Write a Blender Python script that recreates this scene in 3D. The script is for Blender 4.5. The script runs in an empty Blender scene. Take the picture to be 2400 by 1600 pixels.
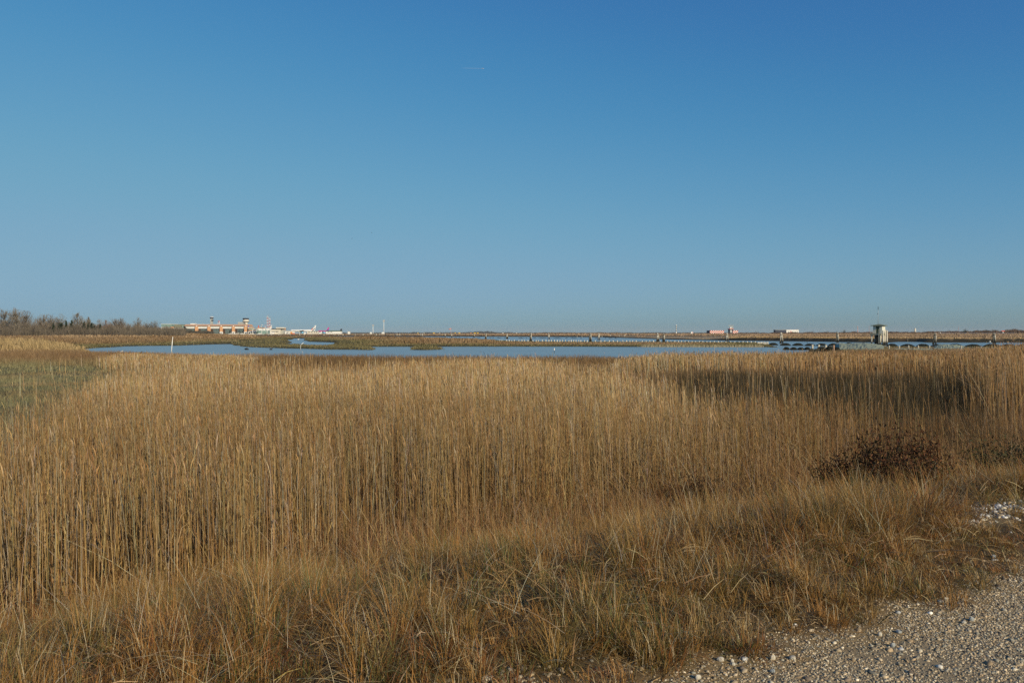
import bpy, math, random
import numpy as np
from mathutils import Vector, Matrix
random.seed(7)
RNG = np.random.default_rng(11)
SC = bpy.context.scene
COL = SC.collection
F, HC, HY = 1867.0, 3.0, 781.0          # focal length in photo pixels, eye height above water, horizon row
def at(px, D, z=0.0):                   # a bearing and a distance to a place in the world
    return Vector(((px - 1200.0) / F * D, D, z))
def on(px, py, z=0.0):                  # the place at height z seen on that bearing and dip
    D = (HC - z) * F / (py - HY)
    return at(px, D, z)
def tag(o, label=None, cat=None, group=None, kind=None):
    if label: o['label'] = label
    if cat: o['category'] = cat
    if group: o['group'] = group
    if kind: o['kind'] = kind
    elif cat: o['kind'] = 'thing'
    return o

# ------------------------------------------------------------------ materials
def newmat(name):
    m = bpy.data.materials.new(name); m.use_nodes = True
    nt = m.node_tree; nt.nodes.clear()
    out = nt.nodes.new('ShaderNodeOutputMaterial')
    return m, nt, out
def mat(name, col, col2=None, scale=3.0, rough=0.75, bump=0.0, metal=0.0, spec=0.3, stretch=(1,1,1), detail=4.0):
    m, nt, out = newmat(name)
    b = nt.nodes.new('ShaderNodeBsdfPrincipled'); nt.links.new(b.outputs[0], out.inputs[0])
    b.inputs['Roughness'].default_value = rough; b.inputs['Metallic'].default_value = metal
    b.inputs['Specular IOR Level'].default_value = spec
    tc = nt.nodes.new('ShaderNodeTexCoord'); mp = nt.nodes.new('ShaderNodeMapping')
    mp.inputs['Scale'].default_value = stretch
    nt.links.new(tc.outputs['Object'], mp.inputs[0])
    n = nt.nodes.new('ShaderNodeTexNoise'); n.inputs['Scale'].default_value = scale; n.inputs['Detail'].default_value = detail
    nt.links.new(mp.outputs[0], n.inputs['Vector'])
    if col2 is None: col2 = tuple(c * 0.75 for c in col)
    mix = nt.nodes.new('ShaderNodeMix'); mix.data_type = 'RGBA'
    mix.inputs[6].default_value = (*col, 1); mix.inputs[7].default_value = (*col2, 1)
    mr = nt.nodes.new('ShaderNodeMapRange'); mr.inputs[1].default_value = 0.35; mr.inputs[2].default_value = 0.65
    nt.links.new(n.outputs[0], mr.inputs[0]); nt.links.new(mr.outputs[0], mix.inputs[0])
    nt.links.new(mix.outputs[2], b.inputs['Base Color'])
    if bump:
        bp = nt.nodes.new('ShaderNodeBump'); bp.inputs['Strength'].default_value = bump; bp.inputs['Distance'].default_value = 0.05
        nt.links.new(n.outputs[0], bp.inputs['Height']); nt.links.new(bp.outputs[0], b.inputs['Normal'])
    return m
def mat_tide(name, col, col2, wet, level, scale=6.0, band=0.25):
    """weathered wood with the dark algae band the tide leaves below `level`"""
    m = mat(name, col, col2, scale=scale, rough=0.85, bump=0.4, stretch=(1,1,0.15))
    nt = m.node_tree; b = [n for n in nt.nodes if n.type == 'BSDF_PRINCIPLED'][0]
    src = b.inputs['Base Color'].links[0].from_socket
    geo = nt.nodes.new('ShaderNodeNewGeometry'); sx = nt.nodes.new('ShaderNodeSeparateXYZ')
    nt.links.new(geo.outputs['Position'], sx.inputs[0])
    nz = nt.nodes.new('ShaderNodeTexNoise'); nz.inputs['Scale'].default_value = 3.0
    ad = nt.nodes.new('ShaderNodeMath'); ad.operation = 'MULTIPLY_ADD'; ad.inputs[1].default_value = 0.5
    nt.links.new(nz.outputs[0], ad.inputs[0]); nt.links.new(sx.outputs[2], ad.inputs[2])
    mr = nt.nodes.new('ShaderNodeMapRange'); mr.inputs[1].default_value = level + 0.25 - band; mr.inputs[2].default_value = level + 0.25 + band
    nt.links.new(ad.outputs[0], mr.inputs[0])
    mx = nt.nodes.new('ShaderNodeMix'); mx.data_type = 'RGBA'; mx.inputs[6].default_value = (*wet, 1)
    nt.links.new(src, mx.inputs[7]); nt.links.new(mr.outputs[0], mx.inputs[0]); nt.links.new(mx.outputs[2], b.inputs['Base Color'])
    return m
def mat_plant(name, trans=0.25, rough=0.55, spec=0.25, noise=0.25):
    """dry stalks and blades: each blade's own colour, thin enough to let some light through"""
    m, nt, out = newmat(name)
    at_ = nt.nodes.new('ShaderNodeAttribute'); at_.attribute_name = 'Col'
    b = nt.nodes.new('ShaderNodeBsdfPrincipled'); b.inputs['Roughness'].default_value = rough
    b.inputs['Specular IOR Level'].default_value = spec
    t = nt.nodes.new('ShaderNodeBsdfTranslucent'); mx = nt.nodes.new('ShaderNodeMixShader'); mx.inputs[0].default_value = trans
    nt.links.new(at_.outputs['Color'], b.inputs['Base Color']); nt.links.new(at_.outputs['Color'], t.inputs['Color'])
    nt.links.new(b.outputs[0], mx.inputs[1]); nt.links.new(t.outputs[0], mx.inputs[2]); nt.links.new(mx.outputs[0], out.inputs[0])
    return m

# ------------------------------------------------------------------ camera, light, sky
cam = bpy.data.cameras.new('Camera'); camo = bpy.data.objects.new('Camera', cam); COL.objects.link(camo)
cam.sensor_width = 36.0; cam.lens = 36.0 * F / 2400.0
cam.shift_y = -(800 - HY) / 2400.0
cam.clip_start = 0.05; cam.clip_end = 60000
camo.location = (0, 0, HC); camo.rotation_euler = (math.radians(90), 0, 0)
SC.camera = camo
SUN_AZ, SUN_EL = 141.0, 23.0            # clockwise from +Y
d = Vector((math.sin(math.radians(SUN_AZ)) * math.cos(math.radians(SUN_EL)), math.cos(math.radians(SUN_AZ)) * math.cos(math.radians(SUN_EL)), math.sin(math.radians(SUN_EL))))
sl = bpy.data.lights.new('sun', 'SUN'); so = bpy.data.objects.new('sun', sl); COL.objects.link(so)
sl.energy = 5.0; sl.angle = math.radians(0.5); sl.color = (1.0, 0.86, 0.62)
so.rotation_euler = d.to_track_quat('Z', 'Y').to_euler(); so.location = (0, 0, 50)
w = bpy.data.worlds.new('World'); SC.world = w; w.use_nodes = True
nt = w.node_tree; nt.nodes.clear()
wo = nt.nodes.new('ShaderNodeOutputWorld'); bg = nt.nodes.new('ShaderNodeBackground')
sky = nt.nodes.new('ShaderNodeTexSky'); sky.sky_type = 'NISHITA'; sky.sun_disc = False
sky.sun_elevation = math.radians(SUN_EL); sky.sun_rotation = math.radians(SUN_AZ)
sky.altitude = 0; sky.air_density = 1.0; sky.dust_density = 0.8; sky.ozone_density = 10
# the camera's rendering of blue: a tone curve per channel on the clear sky
s0 = nt.nodes.new('ShaderNodeVectorMath'); s0.operation = 'SCALE'; s0.inputs['Scale'].default_value = 0.075
cv = nt.nodes.new('ShaderNodeRGBCurve')
for ch, pts in ((0, [(0,0),(.036,.045),(.048,.068),(.066,.112),(.097,.168),(.14,.212),(.20,.240),(.40,.28),(1,1)]),
                (1, [(0,0),(.10,.175),(.135,.245),(.19,.322),(.24,.366),(.32,.396),(.50,.45),(1,1)]),
                (2, [(0,0),(.24,.390),(.28,.432),(.34,.480),(.41,.515),(.46,.530),(.60,.56),(1,1)])):
    c = cv.mapping.curves[ch]
    c.points[0].location = pts[0]; c.points[1].location = pts[-1]
    for q in pts[1:-1]: c.points.new(*q)
    for q in c.points: q.handle_type = 'AUTO_CLAMPED'
cv.mapping.clip_max_x = 1.0; cv.mapping.update()
s1 = nt.nodes.new('ShaderNodeVectorMath'); s1.operation = 'SCALE'; s1.inputs['Scale'].default_value = 10.0
nt.links.new(sky.outputs[0], s0.inputs[0]); nt.links.new(s0.outputs[0], cv.inputs['Color'])
nt.links.new(cv.outputs[0], s1.inputs[0]); nt.links.new(s1.outputs[0], bg.inputs[0]); nt.links.new(bg.outputs[0], wo.inputs[0])
bg.inputs[1].default_value = 0.10
SC.view_settings.view_transform = 'Standard'; SC.view_settings.look = 'None'
SC.view_settings.exposure = 0.0; SC.view_settings.gamma = 1.0
SC.cycles.max_bounces = 5; SC.cycles.diffuse_bounces = 2; SC.cycles.glossy_bounces = 2; SC.cycles.transmission_bounces = 3
SC.cycles.transparent_max_bounces = 6; SC.cycles.use_denoising = False
SC.cycles.caustics_reflective = False; SC.cycles.caustics_refractive = False
SC.cycles.volume_bounces = 0

# ------------------------------------------------------------------ noise
def vnoise(x, y, seed=0):
    xi = np.floor(x).astype(np.int64); yi = np.floor(y).astype(np.int64)
    fx = x - xi; fy = y - yi; fx = fx*fx*(3-2*fx); fy = fy*fy*(3-2*fy)
    def h(a, b):
        n = (a * 374761393 + b * 668265263 + seed * 1442695041) & 0x7fffffff
        n = ((n ^ (n >> 13)) * 1274126177) & 0x7fffffff
        n = (n ^ (n >> 16)) & 0xffff
        return n / 65535.0
    a = h(xi, yi); b = h(xi+1, yi); c = h(xi, yi+1); e = h(xi+1, yi+1)
    return (a*(1-fx)+b*fx)*(1-fy) + (c*(1-fx)+e*fx)*fy
def fbm(x, y, seed=0, o=3):
    s = 0; a = 0.5; t = 0
    for k in range(o):
        s = s + a * vnoise(x * 2**k + 17.3*k, y * 2**k - 9.1*k, seed + k); t += a; a *= 0.5
    return s / t
def sstep(a, b, x):
    t = np.clip((x - a) / (b - a), 0, 1); return t*t*(3-2*t)

# ------------------------------------------------------------------ where the water lies (outlines on the ground)
def poly(pts): return np.array([[on(x, y)[0], on(x, y)[1]] for x, y in pts])
near_bank = [(700,790.6),(830,791.4),(900,792.6),(985,794.3),(1060,796.6),(1150,799.0),(1200,801.6),(1290,802.6),(1400,803.6),(1500,803.5),(1790,804.6),(1800,806.5)]
far_bank = [(600,786.6),(700,787.3),(830,787.6),(1000,788.3),(1150,788.7),(1300,789.3),(1400,790.0),(1470,792.2),(1560,795.3),(1620,796.6),(1700,797.6),(1850,799.3),(2000,801.6),(2090,802.2),(2115,800.6),(2140,800.7),(2160,802.2),(2400,802.4),(2620,803.0)]
POND = poly([(160,820),(230,816),(300,811.5),(350,810.3),(424,810),(488,807),(536,806),(545,809.5),(568,813),(609,814.5),(646,816),(696,817),(757,819),(819,819),(878,820.5),(884,818),(878,812.6),(950,812.2),(1041,812),(1130,812),(1287,812),(1500,812.7),(1790,813.3),(1828,815.5),(1905,815),(1905,829),(1880,835),(1700,846),(1500,850),(1300,848),(1000,848),(800,846),(650,843),(560,843),(400,838),(260,834),(228,828),(205,823)])
ISLE = poly([(950,813.6),(1040,814.2),(1043,819),(1000,820.5),(952,820)])
ISLE2 = poly([(880,817.5),(888,817.3),(888,818.2),(880,818.4)])
POOL1 = poly([(671,797),(688,795.2),(688,793.0),(714,793),(712,798),(724,800.6),(782,802.5),(779,807.4),(745,810.5),(724,808.9),(683,807.7),(671,806),(688,802.5)])
POOL2 = poly([(563,799.7),(612,801),(600,801.9),(565,802.7)])
POOL3 = poly([(612,796.6),(660,796.9),(650,797.4),(614,797.3)])
CHAN = poly([(600,788.6)] + near_bank + [(1828,812),(1905,812.2),(2620,812.5)] + far_bank[::-1])
LINK = poly([(1795,806.5),(1828,806.5),(1908,812),(1908,820),(1828,817),(1826,813.5)])
def sdf(P, X, Y):
    """distance to the outline, negative inside"""
    d2 = np.full(X.shape, 1e18); inside = np.zeros(X.shape, bool)
    n = len(P)
    for i in range(n):
        ax, ay = P[i]; bx, by = P[(i+1) % n]
        ex, ey = bx-ax, by-ay; wx, wy = X-ax, Y-ay
        t = np.clip((wx*ex + wy*ey) / (ex*ex+ey*ey+1e-12), 0, 1)
        q = (wx-ex*t)**2 + (wy-ey*t)**2
        d2 = np.minimum(d2, q)
        c = ((ay <= Y) & (by > Y)) | ((by <= Y) & (ay > Y))
        xx = ax + (Y-ay) / (by-ay+1e-12) * ex
        inside ^= c & (X < xx)
    return np.where(inside, -1, 1) * np.sqrt(d2)
def shore(X, Y):
    """metres to the nearest water, negative over water"""
    X = np.asarray(X, float); Y = np.asarray(Y, float)
    w_ = np.minimum(sdf(POND, X, Y), sdf(LINK, X, Y))
    w_ = np.minimum(w_, sdf(CHAN, X, Y))
    for P in (POOL1, POOL2, POOL3): w_ = np.minimum(w_, sdf(P, X, Y))
    w_ = np.maximum(w_, -sdf(ISLE, X, Y))
    return w_ + (fbm(X*0.25, Y*0.25, 5) - 0.5) * np.clip(Y*0.012, 0.3, 3.0)
FBX = np.array([p[0] for p in far_bank]); FBD = np.array([3*F/(p[1]-HY) for p in far_bank])
def farness(X, Y):
    """1 beyond the channel, 0 on this side"""
    px = 1200 + F * X / np.maximum(Y, 1.0)
    dd = np.interp(px, FBX, FBD)
    f = (Y > dd - 6).astype(float)
    return np.where(px < 600, sstep(260, 480, Y), f)
def pathd(X, Y):
    """metres from the gravel edge, down the embankment"""
    return -0.5 * (X - 0.82) + 0.866 * (Y - 3.84) + 0.13
def pathz(s): return 1.4 - 1.15 * sstep(0.6, 7.0, s) + 0.02 * np.sin(s)
def height(X, Y, sh=None):
    X = np.asarray(X, float); Y = np.asarray(Y, float)
    if sh is None: sh = shore(X, Y)
    s = pathd(X, Y)
    near = pathz(s) + (fbm(X*0.9, Y*0.9, 3) - 0.5) * 0.12 * sstep(0.0, 1.0, s)
    px = 1200 + F * X / np.maximum(Y, 1.0)
    fr = farness(X, Y)
    base = 0.28 + 0.25 * (fbm(X*0.08, Y*0.08, 8) - 0.5)
    # the low spit between pond and channel stands a little higher at its back
    base = base + (0.35 - 0.27*sstep(1120, 1200, px)) * sstep(185, 240, Y) * (1 - fr)
    base = base - 0.22 * sstep(1860, 1920, px) * sstep(100, 125, Y) * (1 - fr)
    far = 1.25 + (0.10 + 0.65*sstep(900, 1100, px)) * sstep(15, 260, sh)
    # wet sand flat at the foot of the far bank
    flat = sstep(1400, 1470, px) * (1 - sstep(1640, 1760, px)) * fr
    far = far * (1 - flat * (1 - sstep(70, 120, sh)) * 0.72)
    lvl = base * (1 - fr) + np.where(px < 600, 0.3 + (1.0 + 0.7*sstep(560, 430, px)) * sstep(260, 480, Y), far) * fr
    k = np.where(fr > 0.5, sstep(-0.5, 3.0, sh), sstep(-1.0, 2.5, sh))
    mid = -0.35 + (lvl + 0.35) * k
    t = sstep(12, 20, s)
    z = near * (1 - t) + mid * t
    return z

# ------------------------------------------------------------------ mesh helpers
def np_mesh(name, V, Q, material, C=None, smooth=False, parent=None, N=4):
    me = bpy.data.meshes.new(name)
    V = np.ascontiguousarray(V, np.float32).reshape(-1, 3); Q = np.ascontiguousarray(Q, np.int32).reshape(-1, N)
    me.vertices.add(len(V)); me.vertices.foreach_set('co', V.ravel())
    me.loops.add(Q.size); me.loops.foreach_set('vertex_index', Q.ravel())
    me.polygons.add(len(Q)); me.polygons.foreach_set('loop_start', np.arange(0, Q.size, N, dtype=np.int32))
    me.polygons.foreach_set('loop_total', np.full(len(Q), N, np.int32))
    if smooth: me.polygons.foreach_set('use_smooth', np.ones(len(Q), bool))
    if C is not None:
        a = me.color_attributes.new('Col', 'FLOAT_COLOR', 'POINT')
        cc = np.ones((len(V), 4), np.float32); cc[:, :3] = np.clip(C.reshape(-1, 3), 0, 1)
        a.data.foreach_set('color', cc.ravel())
    me.materials.append(material); me.update(calc_edges=True)
    o = bpy.data.objects.new(name, me); COL.objects.link(o)
    if parent: o.parent = parent
    return o
def ribbons(P, W, S, C):
    n, K = P.shape[:2]
    if S.ndim == 2: S = S[:, None, :]
    V = np.stack([P - S*W[..., None]/2, P + S*W[..., None]/2], 2)
    idx = (np.arange(n)*2*K)[:, None, None] + (np.arange(K-1)*2)[None, :, None] + np.array([0, 1, 3, 2])[None, None, :]
    if C.ndim == 2: C = np.repeat(C[:, None, :], K, 1)
    C = np.repeat(C[:, :, None, :], 2, 2)
    return V.reshape(-1, 3), idx.reshape(-1, 4), C.reshape(-1, 3)
def prisms(P, R, C, sides=3):
    n, K = P.shape[:2]
    a = np.arange(sides) * 2*math.pi/sides
    ph = RNG.uniform(0, 6.28, n)[:, None] + a[None, :]
    off = np.stack([np.cos(ph), np.sin(ph), np.zeros_like(ph)], -1)
    V = P[:, :, None, :] + off[:, None, :, :] * R[:, :, None, None]
    k = np.arange(sides); k2 = (k+1) % sides
    quad = np.stack([k, k2, k2+sides, k+sides], -1)
    idx = (np.arange(n)*sides*K)[:, None, None, None] + (np.arange(K-1)*sides)[None, :, None, None] + quad[None, None]
    if C.ndim == 2: C = np.repeat(C[:, None, :], K, 1)
    C = np.repeat(C[:, :, None, :], sides, 2)
    return V.reshape(-1, 3), idx.reshape(-1, 4), C.reshape(-1, 3)
def join(parts):
    V, Q, C = [], [], []; o = 0
    for v, q, c in parts:
        V.append(v); Q.append(q + o); C.append(c); o += len(v)
    return np.concatenate(V), np.concatenate(Q), np.concatenate(C)
def unit(v): return v / np.maximum(np.linalg.norm(v, axis=-1, keepdims=True), 1e-9)
def side_of(az): return np.stack([np.cos(az), np.sin(az), np.zeros_like(az)], -1)

# ------------------------------------------------------------------ ground
def veg_colour(X, Y, sh):
    """the colour of the ground cover at a place"""
    n = fbm(X*0.06, Y*0.06, 21); n2 = fbm(X*0.35, Y*0.35, 22)
    px = 1200 + F * X / np.maximum(Y, 1.0)
    fr = farness(X, Y)
    brown = np.array([0.23, 0.145, 0.070]); straw = np.array([0.36, 0.25, 0.14]); rust = np.array([0.17, 0.09, 0.04])
    olive = np.array([0.135, 0.125, 0.050]); green = np.array([0.225, 0.205, 0.100]); dark = np.array([0.055, 0.040, 0.018])
    def L(a, b, t): return a + (b - a) * np.clip(t, 0, 1)[..., None]
    c = L(brown + np.zeros(X.shape + (3,)), straw, sstep(0.45, 0.65, n))
    c = L(c, rust, sstep(0.55, 0.75, n2) * 0.6)
    k = (Y > 110) & (fr < 0.5)
    c = L(c, olive, k * sstep(26, 6, sh) * 0.85)
    c = L(c, brown*0.85, k * (1 - sstep(26, 6, sh)) * 0.5)
    # grey-green meadow on the left, dark rush bed on the right, partly shadow put into its colour
    gz = sstep(460, 200, px + 260*(n2-0.5)) * sstep(13, 18, Y) * sstep(78, 56, Y + 20*(n-0.5))
    c = L(c, green, gz * (0.55 + 0.45*sstep(0.35, 0.6, n2)))
    rz = sstep(1380, 1680, px + 260*(n2-0.5)) * sstep(14, 19, Y) * sstep(51, 40, Y + 14*(n2-0.5)) * sstep(2500, 2250, px + 200*(n2-0.5))
    c = L(c, dark, rz * (0.55 + 0.45*sstep(0.15, 0.5, n2 + 0.1)))
    bz = sstep(250, 400, px) * sstep(1700, 1500, px) * sstep(36, 42, Y) * sstep(95, 85, Y)
    c = L(c, rust*0.85 + olive*0.25, bz * (0.45 + 0.5*sstep(0.35, 0.6, fbm(X*0.07, Y*0.12, 24))))
    return c
def build_ground():
    A = np.radians(np.linspace(-64, 64, 620)); R = np.concatenate([np.linspace(0.5, 12, 150), np.geomspace(12.1, 9000, 980)])
    a, r = np.meshgrid(A, R)
    X = np.sin(a)*r; Y = np.cos(a)*r - 3.0
    sh = shore(X, Y); Z = height(X, Y, sh)
    s = pathd(X, Y)
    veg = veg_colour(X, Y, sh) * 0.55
    n = fbm(X*3, Y*3, 31); n1 = fbm(X*14, Y*14, 32)
    sand = np.array([0.29, 0.205, 0.105]) * (0.8 + 0.4*n1[..., None])
    soil = np.array([0.10, 0.068, 0.036]) * (0.7 + 0.6*n[..., None])
    grit = np.array([0.235, 0.185, 0.12]) * (0.7 + 0.6*n1[..., None])
    def L(p, q, t): return p + (q - p) * np.clip(t, 0, 1)[..., None]
    e = s + (n - 0.5) * 0.5
    patch2 = sstep(3.3, 3.9, X) * sstep(0.7, 0.95, s) * sstep(1.8, 1.5, s) * sstep(9, 7, X)
    c = L(grit, sand*0.85, sstep(-0.40, -0.1, e)); c = L(c, soil, sstep(0.05, 0.35, e)*(1-patch2))
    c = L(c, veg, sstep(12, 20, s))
    mud = np.array([0.030, 0.026, 0.016])
    fr = farness(X, Y); px = 1200 + F*X/np.maximum(Y, 1)
    c = L(c, mud, (s > 20) * ((sh < 1.0) | ((fr > 0.5) & (px > 600) & (Z < 1.22) & (sh < 12))))
    wets = sstep(1400, 1470, px) * (1 - sstep(1640, 1760, px)) * fr * sstep(2, 10, sh) * (1 - sstep(70, 110, sh))
    c = L(c, np.array([0.32, 0.25, 0.16]), wets * sstep(0.35, 0.5, fbm(X*0.05, Y*0.05, 41)))
    V = np.stack([X, Y, Z], -1).reshape(-1, 3)
    nr, nc = X.shape
    i = np.arange(nr-1)[:, None]*nc + np.arange(nc-1)[None, :]
    Q = np.stack([i, i+1, i+nc+1, i+nc], -1).reshape(-1, 4)
    m, nt, out = newmat('ground_soil')
    b = nt.nodes.new('ShaderNodeBsdfPrincipled'); nt.links.new(b.outputs[0], out.inputs[0])
    b.inputs['Roughness'].default_value = 0.95; b.inputs['Specular IOR Level'].default_value = 0.1
    a_ = nt.nodes.new('ShaderNodeAttribute'); a_.attribute_name = 'Col'
    tc = nt.nodes.new('ShaderNodeTexCoord')
    n1_ = nt.nodes.new('ShaderNodeTexNoise'); n1_.inputs['Scale'].default_value = 60; n1_.inputs['Detail'].default_value = 6
    nt.links.new(tc.outputs['Object'], n1_.inputs['Vector'])
    mr = nt.nodes.new('ShaderNodeMapRange'); mr.inputs[3].default_value = 0.6; mr.inputs[4].default_value = 1.4
    nt.links.new(n1_.outputs[0], mr.inputs[0])
    mx = nt.nodes.new('ShaderNodeVectorMath'); mx.operation = 'SCALE'
    nt.links.new(a_.outputs['Color'], mx.inputs[0]); nt.links.new(mr.outputs[0], mx.inputs['Scale'])
    nt.links.new(mx.outputs[0], b.inputs['Base Color'])
    bp = nt.nodes.new('ShaderNodeBump'); bp.inputs['Strength'].default_value = 0.6; bp.inputs['Distance'].default_value = 0.01
    nt.links.new(n1_.outputs[0], bp.inputs['Height']); nt.links.new(bp.outputs[0], b.inputs['Normal'])
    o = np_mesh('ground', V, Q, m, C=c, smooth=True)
    tag(o, 'brown marsh ground with a sandy gravel track at its near edge', 'ground', kind='structure')
build_ground()

def build_water():
    m, nt, out = newmat('lagoon_water')
    b = nt.nodes.new('ShaderNodeBsdfPrincipled'); nt.links.new(b.outputs[0], out.inputs[0])
    b.inputs['Base Color'].default_value = (0.17, 0.185, 0.17, 1)
    b.inputs['Roughness'].default_value = 0.2; b.inputs['IOR'].default_value = 1.33
    tc = nt.nodes.new('ShaderNodeTexCoord'); mp = nt.nodes.new('ShaderNodeMapping'); mp.inputs['Scale'].default_value = (0.55, 1.0, 1)
    nt.links.new(tc.outputs['Object'], mp.inputs[0])
    n1 = nt.nodes.new('ShaderNodeTexNoise'); n1.inputs['Scale'].default_value = 1.6; n1.inputs['Detail'].default_value = 5; n1.inputs['Roughness'].default_value = 0.6
    nt.links.new(mp.outputs[0], n1.inputs['Vector'])
    n2 = nt.nodes.new('ShaderNodeTexNoise'); n2.inputs['Scale'].default_value = 0.035; n2.inputs['Detail'].default_value = 3
    nt.links.new(mp.outputs[0], n2.inputs['Vector'])
    mr = nt.nodes.new('ShaderNodeMapRange'); mr.inputs[1].default_value = 0.4; mr.inputs[2].default_value = 0.6; mr.inputs[3].default_value = 0.35; mr.inputs[4].default_value = 0.8
    nt.links.new(n2.outputs[0], mr.inputs[0])
    bp = nt.nodes.new('ShaderNodeBump'); bp.inputs['Distance'].default_value = 0.12
    nt.links.new(mr.outputs[0], bp.inputs['Strength'])
    nt.links.new(n1.outputs[0], bp.inputs['Height']); nt.links.new(bp.outputs[0], b.inputs['Normal'])
    xs = np.linspace(-900, 700, 41); ys = np.linspace(60, 1300, 41)
    X, Y = np.meshgrid(xs, ys); V = np.stack([X, Y, np.zeros_like(X)], -1)
    i = np.arange(40)[:, None]*41 + np.arange(40)[None, :]
    Q = np.stack([i, i+1, i+42, i+41], -1)
    tag(np_mesh('water', V, Q, m), 'rippled grey-blue lagoon water of the pond and the channel behind', 'water', kind='structure')
build_water()
# ------------------------------------------------------------------ plants
M_REED = mat_plant('reed_straw', 0.18, 0.5, 0.3); M_GRASS = mat_plant('dry_grass_blade', 0.22, 0.55, 0.25)
def pick(n, pal, jit=0.15, w=None):
    pal = np.array(pal); k = RNG.choice(len(pal), n, p=w)
    return pal[k] * (1 + RNG.normal(0, jit, (n, 1))) * (1 + RNG.normal(0, 0.05, (n, 3)))
def sample_band(y0, y1, dens, u=0.74):
    mg = 2.2; n = int(dens * ((y1*y1 - y0*y0) * u + 2*mg*(y1-y0)))
    Y = RNG.uniform(y0, y1, n*2); Y = Y[RNG.random(n*2)*(u*y1+mg) < u*Y+mg][:n]; X = RNG.uniform(-1, 1, len(Y)) * (u*Y + mg)
    return X, Y
def PX(X, Y): return 1200 + F*X/Y
REAR = ([-400, 0, 100, 180, 240, 300, 360, 450, 620, 850, 980, 1100, 1250, 1350, 1450, 1520, 1620, 1800, 1960, 2120, 2230, 2300, 2900],
        [13, 14.2, 15, 20, 26, 31, 34, 35, 31, 31, 36, 43, 41, 32, 30, 27, 23, 20.5, 18.5, 17.5, 17.5, 19, 20])
def reed_field(X, Y):
    """(density 0..1, height) of the tall reeds"""
    px = PX(X, Y); n = fbm(X*0.22, Y*0.22, 51); n2 = fbm(X*0.9, Y*0.9, 52)
    front = Y - (10.9 + 0.60*X) + (n2-0.5)*3.4 + (n-0.5)*2.2 + 1.5*sstep(1050, 300, px)
    rt = sstep(1250, 1600, px)
    front = front + (fbm(X*0.42, Y*0.42, 58)-0.5)*4.5
    d = sstep(-1.2, 1.6, front)*(1-rt) + 0.8*sstep(-2.2, 3.6, front + (n2-0.5)*3)*rt
    d = np.maximum(d, 0.02*sstep(-5, -2, front))
    rear = np.interp(px, REAR[0], REAR[1])
    d1 = d * (sstep(1.10, 0.88, Y/rear + (n-0.5)*0.30))
    # second belt, nearer to the pond
    b0 = np.interp(px, [200, 280, 500, 900, 1200, 1420, 1520, 2400], [66, 56, 50, 50, 48, 46, 50, 48])
    b1 = np.interp(px, [200, 300, 700, 900, 1200, 1500, 1800, 2400], [66, 76, 72, 62, 60, 62, 66, 64])
    d2 = sstep(0.94, 1.02, Y/b0 + (n-0.5)*0.14) * sstep(1.04, 0.96, Y/b1 + (n-0.5)*0.1) * sstep(210, 300, px)
    pxn = px + (n-0.5)*420 + (n2-0.5)*160
    d2 = d2 * np.where((pxn > 280) & (pxn < 1450), np.where((pxn < 560) | ((pxn > 1040) & (pxn < 1300)), 0.8, 0.10*sstep(0.55, 0.65, n)), 1.0)
    # stray stalks in the meadow on the left
    d0 = 0.004 * sstep(330, 250, px) * sstep(13, 15, Y) * sstep(80, 60, Y) + 0.022 * sstep(1400, 1500, px) * sstep(15, 18, Y) * sstep(54, 48, Y)
    # tall stand at the right edge
    d3 = sstep(np.where(Y < 44, 2260, 2120), np.where(Y < 44, 2400, 2300), px + (n-0.5)*120)*(0.4+0.6*sstep(.3,.6,n2)) * sstep(23, 27, Y) * sstep(60, 54, Y)
    h = np.where(d1 > 0.05, 1.32 + 0.30*(n-0.5), 1.0 + 0.4*(n-0.5))
    h = np.where((d2 > 0.05) & (d1 < 0.05), np.interp(px, [250, 700, 1000, 1400, 1550, 2400], [0.80, 0.75, 0.75, 0.80, 1.15, 1.25]) + 0.2*(n-0.5), h)
    h = np.where(d3 > 0.05, 1.15 + 0.65*sstep(2180, 2400, px) + 0.5*(n-0.5), h)
    h = h * np.where((d1 > 0.05) & (px > 1450), 0.92, 1.0)
    # gaps inside the bed
    gap = sstep(0.28, 0.40, fbm(X*0.5, Y*0.5, 57))
    return np.maximum(np.maximum(np.maximum(d1*(0.35+0.65*gap), d2), d3), d0), h
def reed_colours(n, X, Y):
    c = pick(n, [(0.42,0.305,0.15),(0.36,0.245,0.105),(0.47,0.375,0.21),(0.27,0.165,0.065),(0.44,0.40,0.32),(0.31,0.195,0.085)], 0.17, [.23,.22,.16,.14,.15,.10])
    px = PX(X, Y)
    t = (sstep(1450, 2100, px) * 0.8)[:, None]
    c = c * (1 - t) + c * np.array([0.72, 0.60, 0.48]) * t
    g = (0.85 + 0.3*fbm(X*0.4, Y*0.4, 59))[:, None]
    wf = sstep(12, 24, Y)[:, None]; return c * g * (np.array([0.94, 0.85, 0.73])*(1-wf) + np.array([0.98, 0.92, 0.84])*wf)
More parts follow.
